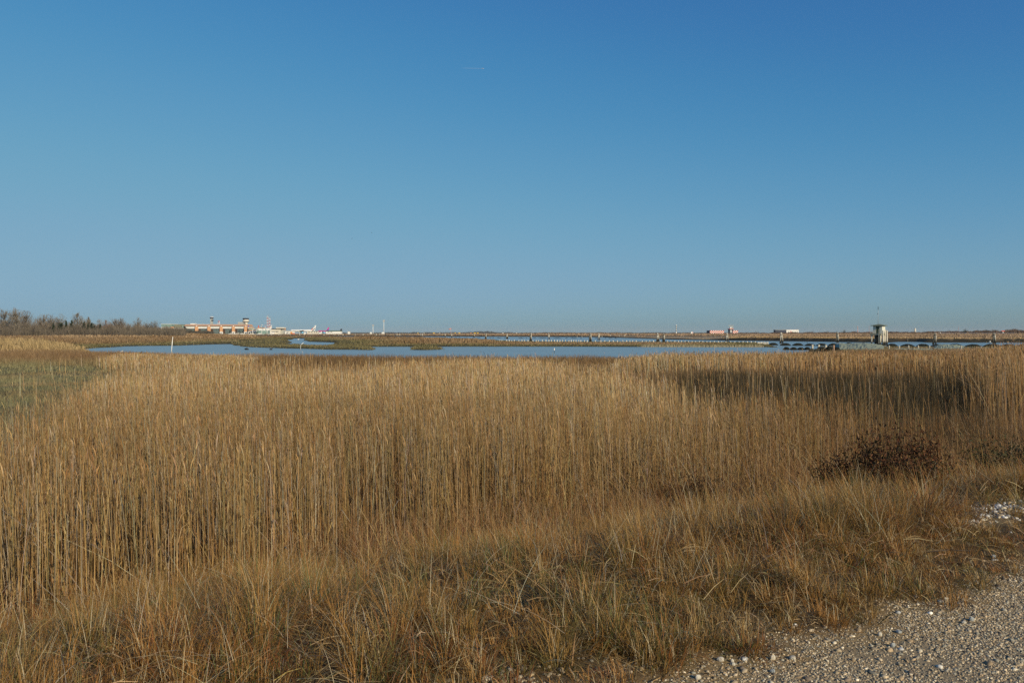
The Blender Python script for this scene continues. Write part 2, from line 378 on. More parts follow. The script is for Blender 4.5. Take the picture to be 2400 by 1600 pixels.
def build_reeds(y0, y1, dens, K, r, leaf, near):
    X, Y = sample_band(y0, y1, dens)
    d, h = reed_field(X, Y)
    k = (RNG.random(len(X)) < d) & (shore(X, Y) > 0.5); X, Y, h = X[k], Y[k], h[k]
    n = len(X); z = height(X, Y) - 0.03
    L = h * np.clip(RNG.normal(0.95, 0.13, n), 0.35, 1.3)
    lean = np.abs(RNG.normal(0, 0.055, n)); wild = RNG.random(n) < 0.07; lean[wild] = RNG.uniform(0.15, 0.75, wild.sum())
    az = np.where(RNG.random(n) < 0.6, RNG.normal(2.7, 0.7, n), RNG.uniform(0, 6.28, n))
    dirh = side_of(az); t = np.linspace(0, 1, K)[None, :, None]
    fz = sstep(3.5, 0, Y - (10.9 + 0.60*X)) * sstep(1150, 1500, PX(X, Y)); k = RNG.random(n) < fz*0.6; lean[k] += RNG.uniform(0.1, 0.75, k.sum()); L[k] *= RNG.uniform(0.6, 1.0, k.sum())
    bend = (lean + RNG.normal(0, 0.02, n))[:, None, None]
    P = np.stack([X, Y, z], -1)[:, None, :] + dirh[:, None, :] * (L*1.0)[:, None, None] * (bend*0.6*t + bend*0.7*t*t)
    P[:, :, 2] += (L[:, None] * np.cos(np.minimum(lean, 1.2))[:, None]) * t[:, :, 0]
    taper = np.linspace(1, 0.45, K)[None, :]
    rr = (r * RNG.uniform(0.7, 1.35, n))[:, None] * taper
    C = reed_colours(n, X, Y)
    CK = np.repeat(C[:, None, :], K, 1); CK = CK * (1 + RNG.normal(0, 0.08, (n, K, 1)))
    parts = []
    if near: parts.append(prisms(P, rr, CK))
    else: parts.append(ribbons(P, rr*2.2, side_of(RNG.normal(0, 0.7, n)), CK))
    # sheath leaves, dried and hanging on the stalk
    if leaf:
        for j in range(leaf):
            k = RNG.random(n) < 0.75; m = k.sum()
            tt = RNG.uniform(0.12, 0.85, m); i0 = np.clip((tt*(K-1)).astype(int), 0, K-2); fr = tt*(K-1) - i0
            Pk = P[k]; ii = np.arange(m)
            b = Pk[ii, i0]*(1-fr[:, None]) + Pk[ii, i0+1]*fr[:, None]
            a = RNG.uniform(0, 6.28, m); dd = side_of(a); ll = RNG.uniform(0.12, 0.32, m)
            up = RNG.uniform(0.2, 0.95, m)
            p1 = b + dd*(ll*0.22)[:, None]; p1[:, 2] += ll*up*0.6
            p2 = b + dd*(ll*0.6)[:, None]; p2[:, 2] += ll*(up*0.85 - RNG.uniform(0, 0.7, m))
            ww = np.stack([np.full(m, .6), np.full(m, 1.0), np.full(m, .15)], 1) * (r*1.8*RNG.uniform(0.7, 1.4, m))[:, None]
            parts.append(ribbons(np.stack([b, p1, p2], 1), ww, side_of(a+1.57+RNG.normal(0, .5, m)), C[k]*RNG.uniform(0.75, 1.15, (m, 1))))
    # feathery tips
    k = RNG.random(n) < 0.30; m = k.sum()
    tip = P[k][:, -1]; ll = RNG.uniform(0.08, 0.20, m); dd = dirh[k]
    p1 = tip + dd*(ll*0.12)[:, None]; p1[:, 2] += ll*0.5
    p2 = tip + dd*(ll*0.35)[:, None]; p2[:, 2] += ll*0.95
    ww = np.stack([np.full(m, .3), np.full(m, 1.0), np.full(m, .1)], 1) * (r*2.3*RNG.uniform(0.7, 1.3, m))[:, None]
    parts.append(ribbons(np.stack([tip, p1, p2], 1), ww, side_of(RNG.uniform(0, 3.14, m)), C[k]*np.array([0.92, 0.82, 0.72])))
    return join(parts)
reeds = [build_reeds(5, 20, 200, 5, 0.0037, 2, True), build_reeds(20, 34, 115, 4, 0.0056, 1, False),
         build_reeds(34, 48, 60, 3, 0.0085, 1, False), build_reeds(48, 80, 34, 3, 0.013, 1, False)]
V, Q, C = join(reeds)
tag(np_mesh('reeds', V, Q, M_REED, C), 'dense bed of tall dry straw-coloured reeds filling the middle of the marsh', 'reeds', kind='stuff')
print('reeds', len(Q))

# ---- the tangled grass of the embankment
def grass_cover(X, Y):
    s = pathd(X, Y); n = fbm(X*1.6, Y*1.6, 61); n2 = fbm(X*5, Y*5, 62)
    d = sstep(-0.06, 0.22, s + 0.16*sstep(1.3, 0.2, X) + (n-0.5)*0.55 + (n2-0.5)*0.25)
    patch = sstep(3.4, 4.0, X + (n-0.5)) * sstep(0.7, 0.92, s + (n2-0.5)*0.3) * sstep(1.75, 1.5, s + (n-0.5)*0.3) * sstep(9, 7, X)
    bare = sstep(0.5, 0.25, np.hypot((X+0.02)/0.75, (s-0.28)/0.40))
    return d * (1 - 0.93*patch) * (1 - 0.75*bare)
def build_grass(ntuft, per, reach, width, ymax, box, hscale=1.0):
    x0, x1, y0, y1 = box
    X = RNG.uniform(x0, x1, ntuft); Y = RNG.uniform(y0, y1, ntuft); s = pathd(X, Y)
    k = (s > -0.3) & (s < np.where(X > 1, 10.5, 8.4)) & (Y < ymax) & (np.abs(X) < 0.72*np.maximum(Y, 0.5) + 2.4)
    k &= RNG.random(ntuft) < grass_cover(X, Y) * (0.03 + 0.97*sstep(0.30, 0.48, np.maximum(fbm(X*2.0, Y*2.0, 64), 0.5*sstep(0.8, 0.3, s))))
    X, Y, s = X[k], Y[k], s[k]
    pn = fbm(X*0.8, Y*0.8, 63); q = fbm(X*1.7+4, Y*1.7, 65)
    hh = (0.12 + 0.13*sstep(0.1, 1.1, s)) * (0.22 + 1.45*fbm(X*1.5, Y*1.5, 66)) * RNG.uniform(0.6, 1.35, len(X)) * hscale * (1 - 0.25*sstep(3.5, 5.5, s)*sstep(1.0, -1.0, X)) * (1 - 0.62*sstep(2.4, 3.2, X)*sstep(1.15, 0.9, s)*sstep(9, 7, X))
    hue = RNG.choice(5, len(X), p=[.34, .26, .16, .14, .10])
    pal = np.array([(0.33,0.166,0.045),(0.30,0.172,0.048),(0.40,0.265,0.105),(0.16,0.125,0.036),(0.25,0.098,0.030)])
    T = len(X); n = T*per
    bx = np.repeat(X, per) + RNG.normal(0, 0.045, n); by = np.repeat(Y, per) + RNG.normal(0, 0.045, n)
    z = height(bx, by) - 0.01
    L = np.repeat(hh, per) * RNG.uniform(0.4, 1.5, n)
    ta = np.repeat(RNG.uniform(0, 6.28, T), per); tl = np.repeat(np.abs(RNG.normal(0, 0.35, T)), per)
    ox = bx - np.repeat(X, per); oy = by - np.repeat(Y, per)
    az = np.arctan2(oy, ox) + RNG.normal(0, 0.8, n); lean = RNG.gamma(1.7, 0.40, n) + 10.0*np.hypot(ox, oy)
    hx = np.cos(az)*lean + np.cos(ta)*tl; hy = np.sin(az)*lean + np.sin(ta)*tl
    ln = np.hypot(hx, hy) + 1e-6; dh = np.stack([hx/ln, hy/ln, 0*hx], -1)
    K = 4; t = np.linspace(0, 1, K)[None, :]
    droop = np.clip(ln, 0.3, 1.5) * RNG.uniform(0.3, 1.6, n)
    th = (ln*0.45)[:, None] + droop[:, None]*t*1.0        # angle from vertical along the blade
    seg = (L/(K-1))[:, None]
    dz = np.cos(np.clip(th, 0, 2.3))*seg; dr = np.sin(np.clip(th, 0, 2.3))*seg
    zc = np.concatenate([np.zeros((n, 1)), np.cumsum(dz[:, :-1], 1)], 1); rc = np.concatenate([np.zeros((n, 1)), np.cumsum(dr[:, :-1], 1)], 1)
    P = np.stack([bx, by, z], -1)[:, None, :] + dh[:, None, :]*rc[..., None]; P[..., 2] += zc
    W = (width*RNG.uniform(0.6, 1.4, n))[:, None] * np.array([1.0, 0.9, 0.65, 0.12])[None]
    C = pal[np.repeat(hue, per)] * (1 + RNG.normal(0, 0.16, (n, 1)))
    pale = RNG.random(n) < 0.10; C[pale] = np.array([0.52, 0.43, 0.27]) * RNG.uniform(0.8, 1.1, (pale.sum(), 1))
    grn = (RNG.random(n) < 0.16*np.repeat(sstep(0.5, 0.7, q), per)); C[grn] = np.array([0.10, 0.125, 0.035]) * RNG.uniform(0.8, 1.3, (grn.sum(), 1))
    return ribbons(P, W, np.stack([-dh[:, 1], dh[:, 0], 0*hx], -1), C)
g = [build_grass(8900, 95, 1, 0.0030, 9.0, (-8.0, 8, 1.8, 9)), build_grass(7500, 58, 1, 0.0042, 16, (-8.5, 13, 6, 16), 1.05)]
# long straws arching over or lying across the rest
def straws(n, box, r=0.0022):
    X = RNG.uniform(box[0], box[1], n); Y = RNG.uniform(box[2], box[3], n); s = pathd(X, Y)
    k = (s > 0.3) & (s < 8.5) & (np.abs(X) < 0.72*Y + 1) & (RNG.random(n) < grass_cover(X, Y)); X, Y = X[k], Y[k]; n = len(X)
    z = height(X, Y) + RNG.uniform(0, 0.15, n)
    az = RNG.uniform(0, 6.28, n); L = RNG.uniform(0.18, 0.55, n); el = np.abs(RNG.normal(0.45, 0.4, n)); K = 6
    t = np.linspace(0, 1, K)[None]
    th = np.clip(el, 0.05, 1.45)[:, None] - (RNG.uniform(0.1, 1.3, n))[:, None]*t
    dz = np.sin(th)*(L/K)[:, None]; dr = np.cos(th)*(L/K)[:, None]
    P = np.stack([X, Y, z], -1)[:, None, :] + side_of(az)[:, None, :]*np.cumsum(dr, 1)[..., None]; P[..., 2] += np.cumsum(dz, 1)
    C = pick(n, [(0.50,0.40,0.26),(0.42,0.30,0.16),(0.56,0.49,0.36)], 0.12)
    return prisms(P, np.full((n, K), r)*np.linspace(1, .5, K)[None], C)
g.append(straws(9000, (-8, 12, 2, 16), 0.0015))
# matted litter: short broken pieces lying at every angle in and under the tufts
def litter(n, box, smax):
    X = RNG.uniform(box[0], box[1], n); Y = RNG.uniform(box[2], box[3], n); s = pathd(X, Y)
    k = (s > 0.0) & (s < smax) & (np.abs(X) < 0.72*Y + 1) & (RNG.random(n) < 0.25 + 0.75*grass_cover(X, Y)); X, Y, s = X[k], Y[k], s[k]; n = len(X)
    z = height(X, Y) + RNG.uniform(0, 1, n)**2*0.16*sstep(0, .8, s); az = RNG.uniform(0, 6.28, n); L = RNG.uniform(0.04, 0.20, n); el = RNG.normal(0.15, 0.35, n)
    d = side_of(az)*np.cos(el)[:, None]; d[:, 2] = np.sin(el); b = np.stack([X, Y, z], -1)
    P = np.stack([b, b + d*L[:, None]*.5 + np.array([0, 0, .012]), b + d*L[:, None]], 1)
    C = pick(n, [(0.30,0.19,0.08),(0.20,0.12,0.05),(0.40,0.30,0.16),(0.14,0.075,0.035),(0.12,0.11,0.04)], 0.18)
    return ribbons(P, (RNG.uniform(.002, .005, n))[:, None]*np.array([1, 1, .4])[None], unit(RNG.normal(0, 1, (n, 3))), C)
g.append(litter(150000, (-8, 11, 2, 15), 11))
# fine rusty undergrowth at the feet of the first reeds
def feet(n):
    X = RNG.uniform(-12, 14, n); Y = RNG.uniform(6, 24, n); fr_ = Y - (10.9 + 0.60*X)
    k = (fr_ > -2.5) & (fr_ < 5) & (np.abs(X) < 0.74*Y) & (RNG.random(n) < .35 + .65*fbm(X*.8, Y*.8, 67)); X, Y = X[k], Y[k]; n = len(X)
    z = height(X, Y); L = RNG.uniform(.12, .5, n)*(.5 + fbm(X, Y, 68)); az = RNG.uniform(0, 6.28, n); le = np.abs(RNG.normal(.3, .35, n)); b = np.stack([X, Y, z], -1)
    P = b[:, None, :] + side_of(az)[:, None, :]*(L*le)[:, None, None]*np.array([0, .35, 1.0])[None, :, None]; P[..., 2] += L[:, None]*np.array([0, .55, .95])[None]
    return ribbons(P, np.full((n, 1), .005)*np.array([1, .9, .3])[None], side_of(RNG.uniform(0, 3.14, n)), pick(n, [(.24,.11,.04),(.30,.17,.065),(.18,.075,.03),(.34,.23,.10)], .15))
g.append(feet(150000))
V, Q, C = join(g)
tag(np_mesh('grass', V, Q, M_GRASS, C), 'tangled knee-high brown and olive grass on the slope beside the gravel', 'grass', kind='stuff')
print('grass', len(Q))

# ---- low growth between and behind the reeds
def build_low(y0, y1, dens, width, per, K=3):
    X, Y = sample_band(y0, y1, dens)
    px = PX(X, Y); sh = shore(X, Y); d, h_ = reed_field(X, Y)
    k = (sh > 0.2) & (pathd(X, Y) > 6.0) & (RNG.random(len(X)) < np.clip(1.05 - d*0.75, 0, 1)); X, Y, px, sh, d = X[k], Y[k], px[k], sh[k], d[k]
    n0 = len(X); col = veg_colour(X, Y, sh)
    hgt = np.full(n0, 0.42) * (0.6 + 0.8*fbm(X*0.3, Y*0.3, 71))
    gz = sstep(330, 200, px) * sstep(13, 18, Y) * sstep(78, 60, Y)
    rz = sstep(1440, 1560, px) * sstep(14, 20, Y) * sstep(50, 42, Y)
    hgt = hgt*(1 - gz*0.6) + rz*0.22
    hgt = hgt * np.where(Y > 64, sstep(0.5, 6, sh)*0.8+0.6, 1)
    tc = col * (1 + RNG.normal(0, 0.14, (n0, 1)))
    n = n0*per
    bx = np.repeat(X, per) + RNG.normal(0, 0.10, n); by = np.repeat(Y, per) + RNG.normal(0, 0.10, n)
    z = height(bx, by) - 0.02; L = np.repeat(hgt, per)*RNG.uniform(0.5, 1.35, n)
    az = RNG.uniform(0, 6.28, n); lean = np.abs(RNG.normal(0, 0.32, n))
    t = np.linspace(0, 1, K)[None, :, None]; dh = side_of(az)
    P = np.stack([bx, by, z], -1)[:, None, :] + dh[:, None, :]*(L*lean)[:, None, None]*(0.5*t + 0.8*t*t)
    P[..., 2] += L[:, None]*(t[..., 0] - 0.25*lean[:, None]*t[..., 0]**2)
    W = (width*RNG.uniform(0.6, 1.4, n))[:, None]*np.linspace(1, 0.25, K)[None]
    return ribbons(P, W, side_of(RNG.normal(0, 0.8, n)), np.repeat(tc, per, 0)*(1 + RNG.normal(0, 0.15, (n, 1))))
V, Q, C = join([build_low(9, 26, 26, 0.006, 7), build_low(26, 50, 16, 0.013, 6), build_low(50, 112, 6.5, 0.028, 5, 2)])
tag(np_mesh('low_marsh_grass', V, Q, M_GRASS, C), 'low brown rushes and grey-green meadow between the reed beds and the pond', 'marsh grass', kind='stuff')
print('low', len(Q))

# ---- vegetation of islands, spit and far bank
def build_far(N):
    px = RNG.uniform(-150, 2550, N); py = RNG.uniform(783.2, 838, N)
    px2 = RNG.uniform(-150, 2550, N//2); py2 = RNG.uniform(784, 800, N//2)
    px = np.concatenate([px, px2]); py = np.concatenate([py, py2])
    D = 3*F/(py-HY)
    D = D * RNG.uniform(0.97, 1.03, len(D))
    X = (px-1200)/F*D; Y = D
    k = (D > 105) & (D < 1150); X, Y, px = X[k], Y[k], px[k]
    sh = shore(X, Y); fr = farness(X, Y)
    k = (sh > np.where((fr > .5) & (px > 600), 4.2, 0.6))
    flat = sstep(1400, 1470, px) * (1 - sstep(1640, 1760, px)) * fr
    k &= ~((flat > 0.4) & (sh < 95) & (RNG.random(len(X)) < 0.985))
    X, Y, sh, fr, px = X[k], Y[k], sh[k], fr[k], px[k]
    n = len(X); z = height(X, Y, sh) - 0.03
    col = veg_colour(X, Y, sh)
    h = 0.22 + 0.5*sstep(3, 30, sh)*(0.5 + fbm(X*0.04, Y*0.04, 81))
    h = h * np.where((px > 560) & (px < 820) & (Y < 420), 0.75, 1)
    h = np.where(fr > 0.5, 0.35 + 0.75*sstep(4, 60, sh)*(0.4 + fbm(X*0.02, Y*0.02, 82)), h)
    ridge = sstep(1180, 1300, px)*sstep(1480, 1420, px)*fr*sstep(10, 80, sh); h = h + 1.1*ridge*fbm(X*.03, Y*.03, 84)
    h = np.where((px > 830) & (px < 1120) & (Y > 200) & (fr < .5), h*1.35, h)
    h = np.where((px > 1160) & (px < 1830) & (fr < .5) & (Y < 330), 0.22, h)
    h = np.where((px > 1800) & (fr < .5) & (Y > 100), 0.14, h)
    # yellow reed clump at the pond's left end
    cl = sstep(215, 60, px + 60*(fbm(Y*.1, X*.1, 83)-.5))*sstep(104, 112, Y)*sstep(160, 150, Y)
    h = np.where(cl > .03, (.45 + 1.3*cl)*RNG.uniform(.7, 1.1, n), h)
    col = np.where((cl > .03)[:, None], np.array([0.36, 0.255, 0.12]), col)
    fb = np.array([0.30, 0.205, 0.125]); edge = np.array([0.40, 0.28, 0.13])
    col = np.where((fr > .5)[:, None] & (px > 600)[:, None], fb*(0.75 + 0.5*fbm(X*0.03, Y*0.03, 85))[:, None], col)
    col = np.where((fr > .5)[:, None] & (px > 600)[:, None] & (sh < 14)[:, None], edge, col)
    dk = (fr > .5) & (px > 1250) & (px < 1450) & (fbm(X*.02, Y*.02, 86) > .5); col[dk] = col[dk]*0.6
    col = col*(1 + RNG.normal(0, 0.20, (n, 1)))
    L = h*RNG.uniform(0.5, 1.25, n); w_ = np.clip(Y*0.0007, 0.06, 0.6)*RNG.uniform(0.6, 1.5, n)
    P = np.stack([X, Y, z], -1)[:, None, :] + np.zeros((n, 3, 3))
    t = np.array([0, .55, 1.0]); P[..., 2] += L[:, None]*t
    P[:, 1:, 0] += RNG.normal(0, 0.12, (n, 2))*L[:, None]; P[:, 1:, 1] += RNG.normal(0, 0.12, (n, 2))*L[:, None]
    W = w_[:, None]*np.array([1.5, 1.1, 0.3])[None]
    return ribbons(P, W, side_of(RNG.normal(0, 0.6, n)), col)
V, Q, C = build_far(190000)
tag(np_mesh('marsh_vegetation', V, Q, M_GRASS, C), 'brown and olive saltmarsh plants covering the islands, spit and far bank', 'marsh plants', kind='stuff')
print('far', len(Q))

# ------------------------------------------------------------------ gravel
def ico(sub):
    import bmesh
    bm = bmesh.new(); bmesh.ops.create_icosphere(bm, subdivisions=sub, radius=1.0)
    v = np.array([x.co[:] for x in bm.verts]); f = np.array([[q.index for q in p.verts] for p in bm.faces]); bm.free()
    return v, f
def pebbles(X, Y, R, sub, sink, pal, jit=0.24):
    n = len(X); v, f = ico(sub)
    sc_ = np.stack([RNG.uniform(0.8, 1.5, n), RNG.uniform(0.7, 1.1, n), RNG.uniform(0.45, 0.8, n)], -1)*R[:, None]
    a = RNG.uniform(0, 6.28, n); ca, sa = np.cos(a), np.sin(a)
    bump = 1 + RNG.normal(0, 0.14, (n, len(v), 1))
    P = v[None]*bump*sc_[:, None, :]
    x = P[..., 0]*ca[:, None] - P[..., 1]*sa[:, None]; y = P[..., 0]*sa[:, None] + P[..., 1]*ca[:, None]
    tl = RNG.normal(0, 0.15, n)[:, None]
    P = np.stack([x, y, P[..., 2] + x*tl], -1)
    z = height(X, Y) + sc_[:, 2]*sink
    P = P + np.stack([X, Y, z], -1)[:, None, :]
    C = np.array(pal)[RNG.integers(0, len(pal), n)] * (1 + RNG.normal(0, jit, (n, 1)))
    Q = f[None] + (np.arange(n)*len(v))[:, None, None]
    return P.reshape(-1, 3), Q.reshape(-1, 3), np.repeat(C, len(v), 0)
GP = [(0.38,0.295,0.18),(0.30,0.235,0.145),(0.43,0.335,0.215),(0.20,0.17,0.12),(0.35,0.25,0.14),(0.25,0.23,0.175),(0.50,0.43,0.31),(0.16,0.12,0.08)]
m, nt, out = newmat('pebble_stone')
b = nt.nodes.new('ShaderNodeBsdfPrincipled'); nt.links.new(b.outputs[0], out.inputs[0]); b.inputs['Roughness'].default_value = 0.7
a_ = nt.nodes.new('ShaderNodeAttribute'); a_.attribute_name = 'Col'; nt.links.new(a_.outputs['Color'], b.inputs['Base Color'])
M_PEB = m
def gx(n, s0=-2.3, s1=0.35):
    # along the track (30 degrees) and across it
    t = RNG.uniform(-2.2, 7.2, n); s = RNG.uniform(s0, s1, n)
    X = 0.82 + 0.866*t - 0.5*s; Y = 3.84 + 0.5*t + 0.866*s
    k = (np.abs(X) < 0.72*Y + 1.8) & (Y > 2.2)
    return X[k], Y[k], s[k]
X, Y, s = gx(250000); k = RNG.random(len(X)) < sstep(0.25, -0.35, s + (fbm(X*3, Y*3, 91)-.5)*.5)*(0.45 + .55*sstep(0.35, 0.5, fbm(X*2, Y*2, 92))); X, Y = X[k], Y[k]
pb = [pebbles(X, Y, RNG.gamma(3, 0.0009, len(X)) + 0.0022, 1, 0.15, GP)]
X, Y, s = gx(3400); k = RNG.random(len(X)) < sstep(0.5, -0.2, s)*0.85; X, Y = X[k], Y[k]
pb.append(pebbles(X, Y, RNG.gamma(4, 0.0015, len(X)) + 0.004, 2, 0.2, GP))
X, Y, s = gx(60); k = s > -2.2; X, Y = X[k], Y[k]
pb.append(pebbles(X, Y, RNG.uniform(0.011, 0.020, len(X)), 2, 0.25, [(0.55,0.53,0.48),(0.42,0.42,0.40),(0.62,0.58,0.50),(0.38,0.37,0.35)]))
# second gravelly strip, higher up the bank on the right, and a bare patch in the grass
t = RNG.uniform(3.0, 9.0, 5000); s = RNG.normal(1.22, 0.22, 5000); X = 0.82 + .866*t - .5*s; Y = 3.84 + .5*t + .866*s; k = X > 3.7; X, Y = X[k], Y[k]
pb.append(pebbles(X, Y, RNG.gamma(4, 0.0026, len(X)) + 0.005, 1, 0.3, GP + [(0.6,0.58,0.54)]*4))
X = RNG.normal(-0.02, 0.16, 260); s = RNG.normal(0.27, 0.08, 260); Y = 3.84 + (s + 0.5*(X-.82))/.866
pb.append(pebbles(X, Y, RNG.gamma(4, 0.0018, 260) + 0.003, 1, 0.3, GP))
pb = [x for x in pb if len(x[0])]
VV, QQ, CC = join(pb)
tag(np_mesh('gravel', VV, QQ, M_PEB, CC, smooth=True, N=3), 'loose pale and grey gravel covering the track', 'gravel', kind='stuff')
print('gravel', len(QQ))
# ------------------------------------------------------------------ solid helper
class MB:
    def __init__(s): s.v = []; s.f = []
    def add(s, vs, fs):
        o = len(s.v); s.v += [tuple(v) for v in vs]; s.f += [tuple(i + o for i in f) for f in fs]; return s
    def box(s, x0, x1, y0, y1, z0, z1):
        return s.add([(x0,y0,z0),(x1,y0,z0),(x1,y1,z0),(x0,y1,z0),(x0,y0,z1),(x1,y0,z1),(x1,y1,z1),(x0,y1,z1)],
                     [(0,3,2,1),(4,5,6,7),(0,1,5,4),(1,2,6,5),(2,3,7,6),(3,0,4,7)])
    def prism(s, pts, y0, y1):            # outline in x,z given depth
        n = len(pts); v = [(x, y0, z) for x, z in pts] + [(x, y1, z) for x, z in pts]
        return s.add(v, [tuple(range(n)), tuple(range(2*n-1, n-1, -1))] + [(i, i+n, (i+1) % n + n, (i+1) % n) for i in range(n)])
    def slab(s, pts, z0, z1):             # outline in x,y given height
        n = len(pts); v = [(x, y, z0) for x, y in pts] + [(x, y, z1) for x, y in pts]
        return s.add(v, [tuple(range(n-1, -1, -1)), tuple(range(n, 2*n))] + [(i, (i+1) % n, (i+1) % n + n, i+n) for i in range(n)])
    def rod(s, a, b, r0, r1=None, n=8, cap=True):
        a = Vector(a); b = Vector(b); r1 = r0 if r1 is None else r1
        z = (b-a).normalized(); x = z.orthogonal().normalized(); y = z.cross(x)
        v = []
        for c, r in ((a, r0), (b, r1)):
            for k in range(n):
                t = 2*math.pi*k/n; v.append(c + (x*math.cos(t) + y*math.sin(t))*r)
        f = [(k, (k+1) % n, (k+1) % n + n, k+n) for k in range(n)]
        if cap: f += [tuple(range(n-1, -1, -1)), tuple(range(n, 2*n))]
        return s.add(v, f)
    def lathe(s, prof, n=14, c=(0,0,0), axis='z'):
        v = []
        for r, h in prof:
            for k in range(n):
                t = 2*math.pi*k/n
                q = (math.cos(t)*r, math.sin(t)*r, h) if axis == 'z' else ((h, math.cos(t)*r, math.sin(t)*r))
                v.append((q[0]+c[0], q[1]+c[1], q[2]+c[2]))
        f = [(i*n+k, i*n+(k+1) % n, (i+1)*n+(k+1) % n, (i+1)*n+k) for i in range(len(prof)-1) for k in range(n)]
        f += [tuple(range(n-1, -1, -1)), tuple((len(prof)-1)*n + k for k in range(n))]
        return s.add(v, f)
    def build(s, name, m, parent=None, smooth=False, loc=None):
        me = bpy.data.meshes.new(name); me.from_pydata(s.v, [], s.f); me.materials.append(m); me.update()
        if smooth: me.polygons.foreach_set('use_smooth', [True]*len(me.polygons))
        o = bpy.data.objects.new(name, me); COL.objects.link(o)
        if parent: o.parent = parent
        if loc is not None: o.location = loc
        return o
def thing(name, label, cat, loc, rz=0.0, group=None):
    o = bpy.data.objects.new(name, None); COL.objects.link(o); o.location = loc; o.rotation_euler = (0, 0, rz)
    o.empty_display_size = 0.2
    return tag(o, label, cat, group)
def dup(src, loc, rz=0.0, scale=1.0, label=None, group=None, parent=None):
    def cp(o, par):
        c = o.copy(); COL.objects.link(c); c.parent = par
        for ch in list(o.children): cp(ch, c)
        return c
    c = cp(src, parent); c.location = loc; c.rotation_euler = (0, 0, rz)
    c.scale = (scale, scale, scale) if not isinstance(scale, tuple) else scale
    if label: c['label'] = label
    if group: c['group'] = group
    return c
def gz(x, y): return float(height(np.array([x]), np.array([y]))[0])

# ------------------------------------------------------------------ trees
M_BARK = mat('grey_bark', (0.20, 0.165, 0.12), (0.11, 0.09, 0.065), scale=4, rough=0.9, bump=0.5)
M_BARKP = mat('pale_bark', (0.36, 0.31, 0.23), (0.22, 0.18, 0.13), scale=4, rough=0.9, bump=0.5)
M_TWIG = mat_plant('bare_twigs', 0.10, 0.8, 0.1)
M_NEEDLE = mat_plant('evergreen_leaf', 0.12, 0.6, 0.2)
def limb_tree(seed, H, W, kind):
    """kind: poplar (tall narrow), round, thicket, fork. Returns trunk MB and twig arrays, base at the origin."""
    r = random.Random(seed); tb = MB()
    segs = []
    lean = r.uniform(-.04, .04)*H
    th = {'round': .62, 'poplar': .9, 'thicket': .35, 'fork': .5}[kind]*H
    top = Vector((lean, r.uniform(-.3, .3), th))
    pts = [Vector((0, 0, -0.3)), Vector((lean*.3, 0, th*.5)), top]
    R = H*0.020
    tb.rod(pts[0], pts[1], R, R*.7, 7, False); tb.rod(pts[1], pts[2], R*.7, R*.25, 7)
    nl = {'round': 46, 'poplar': 40, 'thicket': 46, 'fork': 34}[kind]
    cz, rzv = {'round': (.62, .38), 'poplar': (.58, .42), 'thicket': (.52, .47), 'fork': (.66, .34)}[kind]
    for i in range(nl):
        a = r.uniform(0, 6.28); v = r.uniform(-.92, 1.0); q = math.sqrt(1-v*v)*r.uniform(.55, 1.05)
        if kind == 'poplar': q *= (1.0 if v < 0 else 1 - .6*v)
        end = Vector((lean + math.cos(a)*q*W*.5, math.sin(a)*q*W*.5, H*(cz + rzv*v*r.uniform(.8, 1.0))))
        hb = min(th*.97, max(H*.10, end.z - math.hypot(end.x, end.y)*r.uniform(.7, 1.3) - H*.05)); t = hb/th
        base = pts[0].lerp(pts[1], min(1, t*2)) if t < .5 else pts[1].lerp(pts[2], min(1, t*2-1))
        mid = base.lerp(end, .5) + Vector((r.gauss(0, .03*W), r.gauss(0, .03*W), -.03*H*r.random()))
        tb.rod(base, mid, R*.26, R*.15, 4, False); tb.rod(mid, end, R*.15, R*.05, 4)
        segs.append((mid, end)); segs.append((base.lerp(mid, .4), mid))
    # branchlets and twigs
    P = []; W_ = []
    for a, b in segs:
        L = (b-a).length
        for j in range(7):
            q = a.lerp(b, r.random()); dd = (b-a).normalized()*.7 + Vector((r.gauss(0, .7), r.gauss(0, .7), r.gauss(.2, .5)))
            dd = dd.normalized()*min(L, H*.22)*r.uniform(.35, .75); e = q + dd
            if e.z > H*1.02: e.z = H*r.uniform(.93, 1.02)
            P.append((q, q.lerp(e, .5) + Vector((0, 0, -.03*L)), e)); W_.append(H*.0058)
            for k in range(7):
                s_ = q.lerp(e, r.uniform(.15, 1)); t2 = dd.normalized()*.6 + Vector((r.gauss(0, .6), r.gauss(0, .6), r.gauss(.3, .5)))
                e2 = s_ + t2.normalized()*H*r.uniform(.03, .085)
                P.append((s_, s_.lerp(e2, .5), e2)); W_.append(H*.0040)
    P = np.array([[tuple(x) for x in p] for p in P]); W_ = np.array(W_)
    return tb, P, W_
def make_tree(name, label, kind, H, W, seed, px, D, twig=(0.20, 0.165, 0.125), bark=None, group='bare trees of the wood', rz=0.0):
    p = at(px, D); z = gz(p.x, p.y)
    t = thing(name, label, 'tree', (p.x, p.y, z), rz, group)
    tb, P, W_ = limb_tree(seed, H, W, kind)
    tb.build('trunk', bark or M_BARK, t, True)
    n = len(P); WW = W_[:, None]*np.array([1.0, .8, .4])[None]
    C = np.array(twig)[None]*(1 + RNG.normal(0, .18, (n, 1)))
    V, Q, C = ribbons(P, WW, side_of(RNG.normal(0, .9, n)), C)
    np_mesh('crown', V, Q, M_TWIG, C, parent=t)
    return t
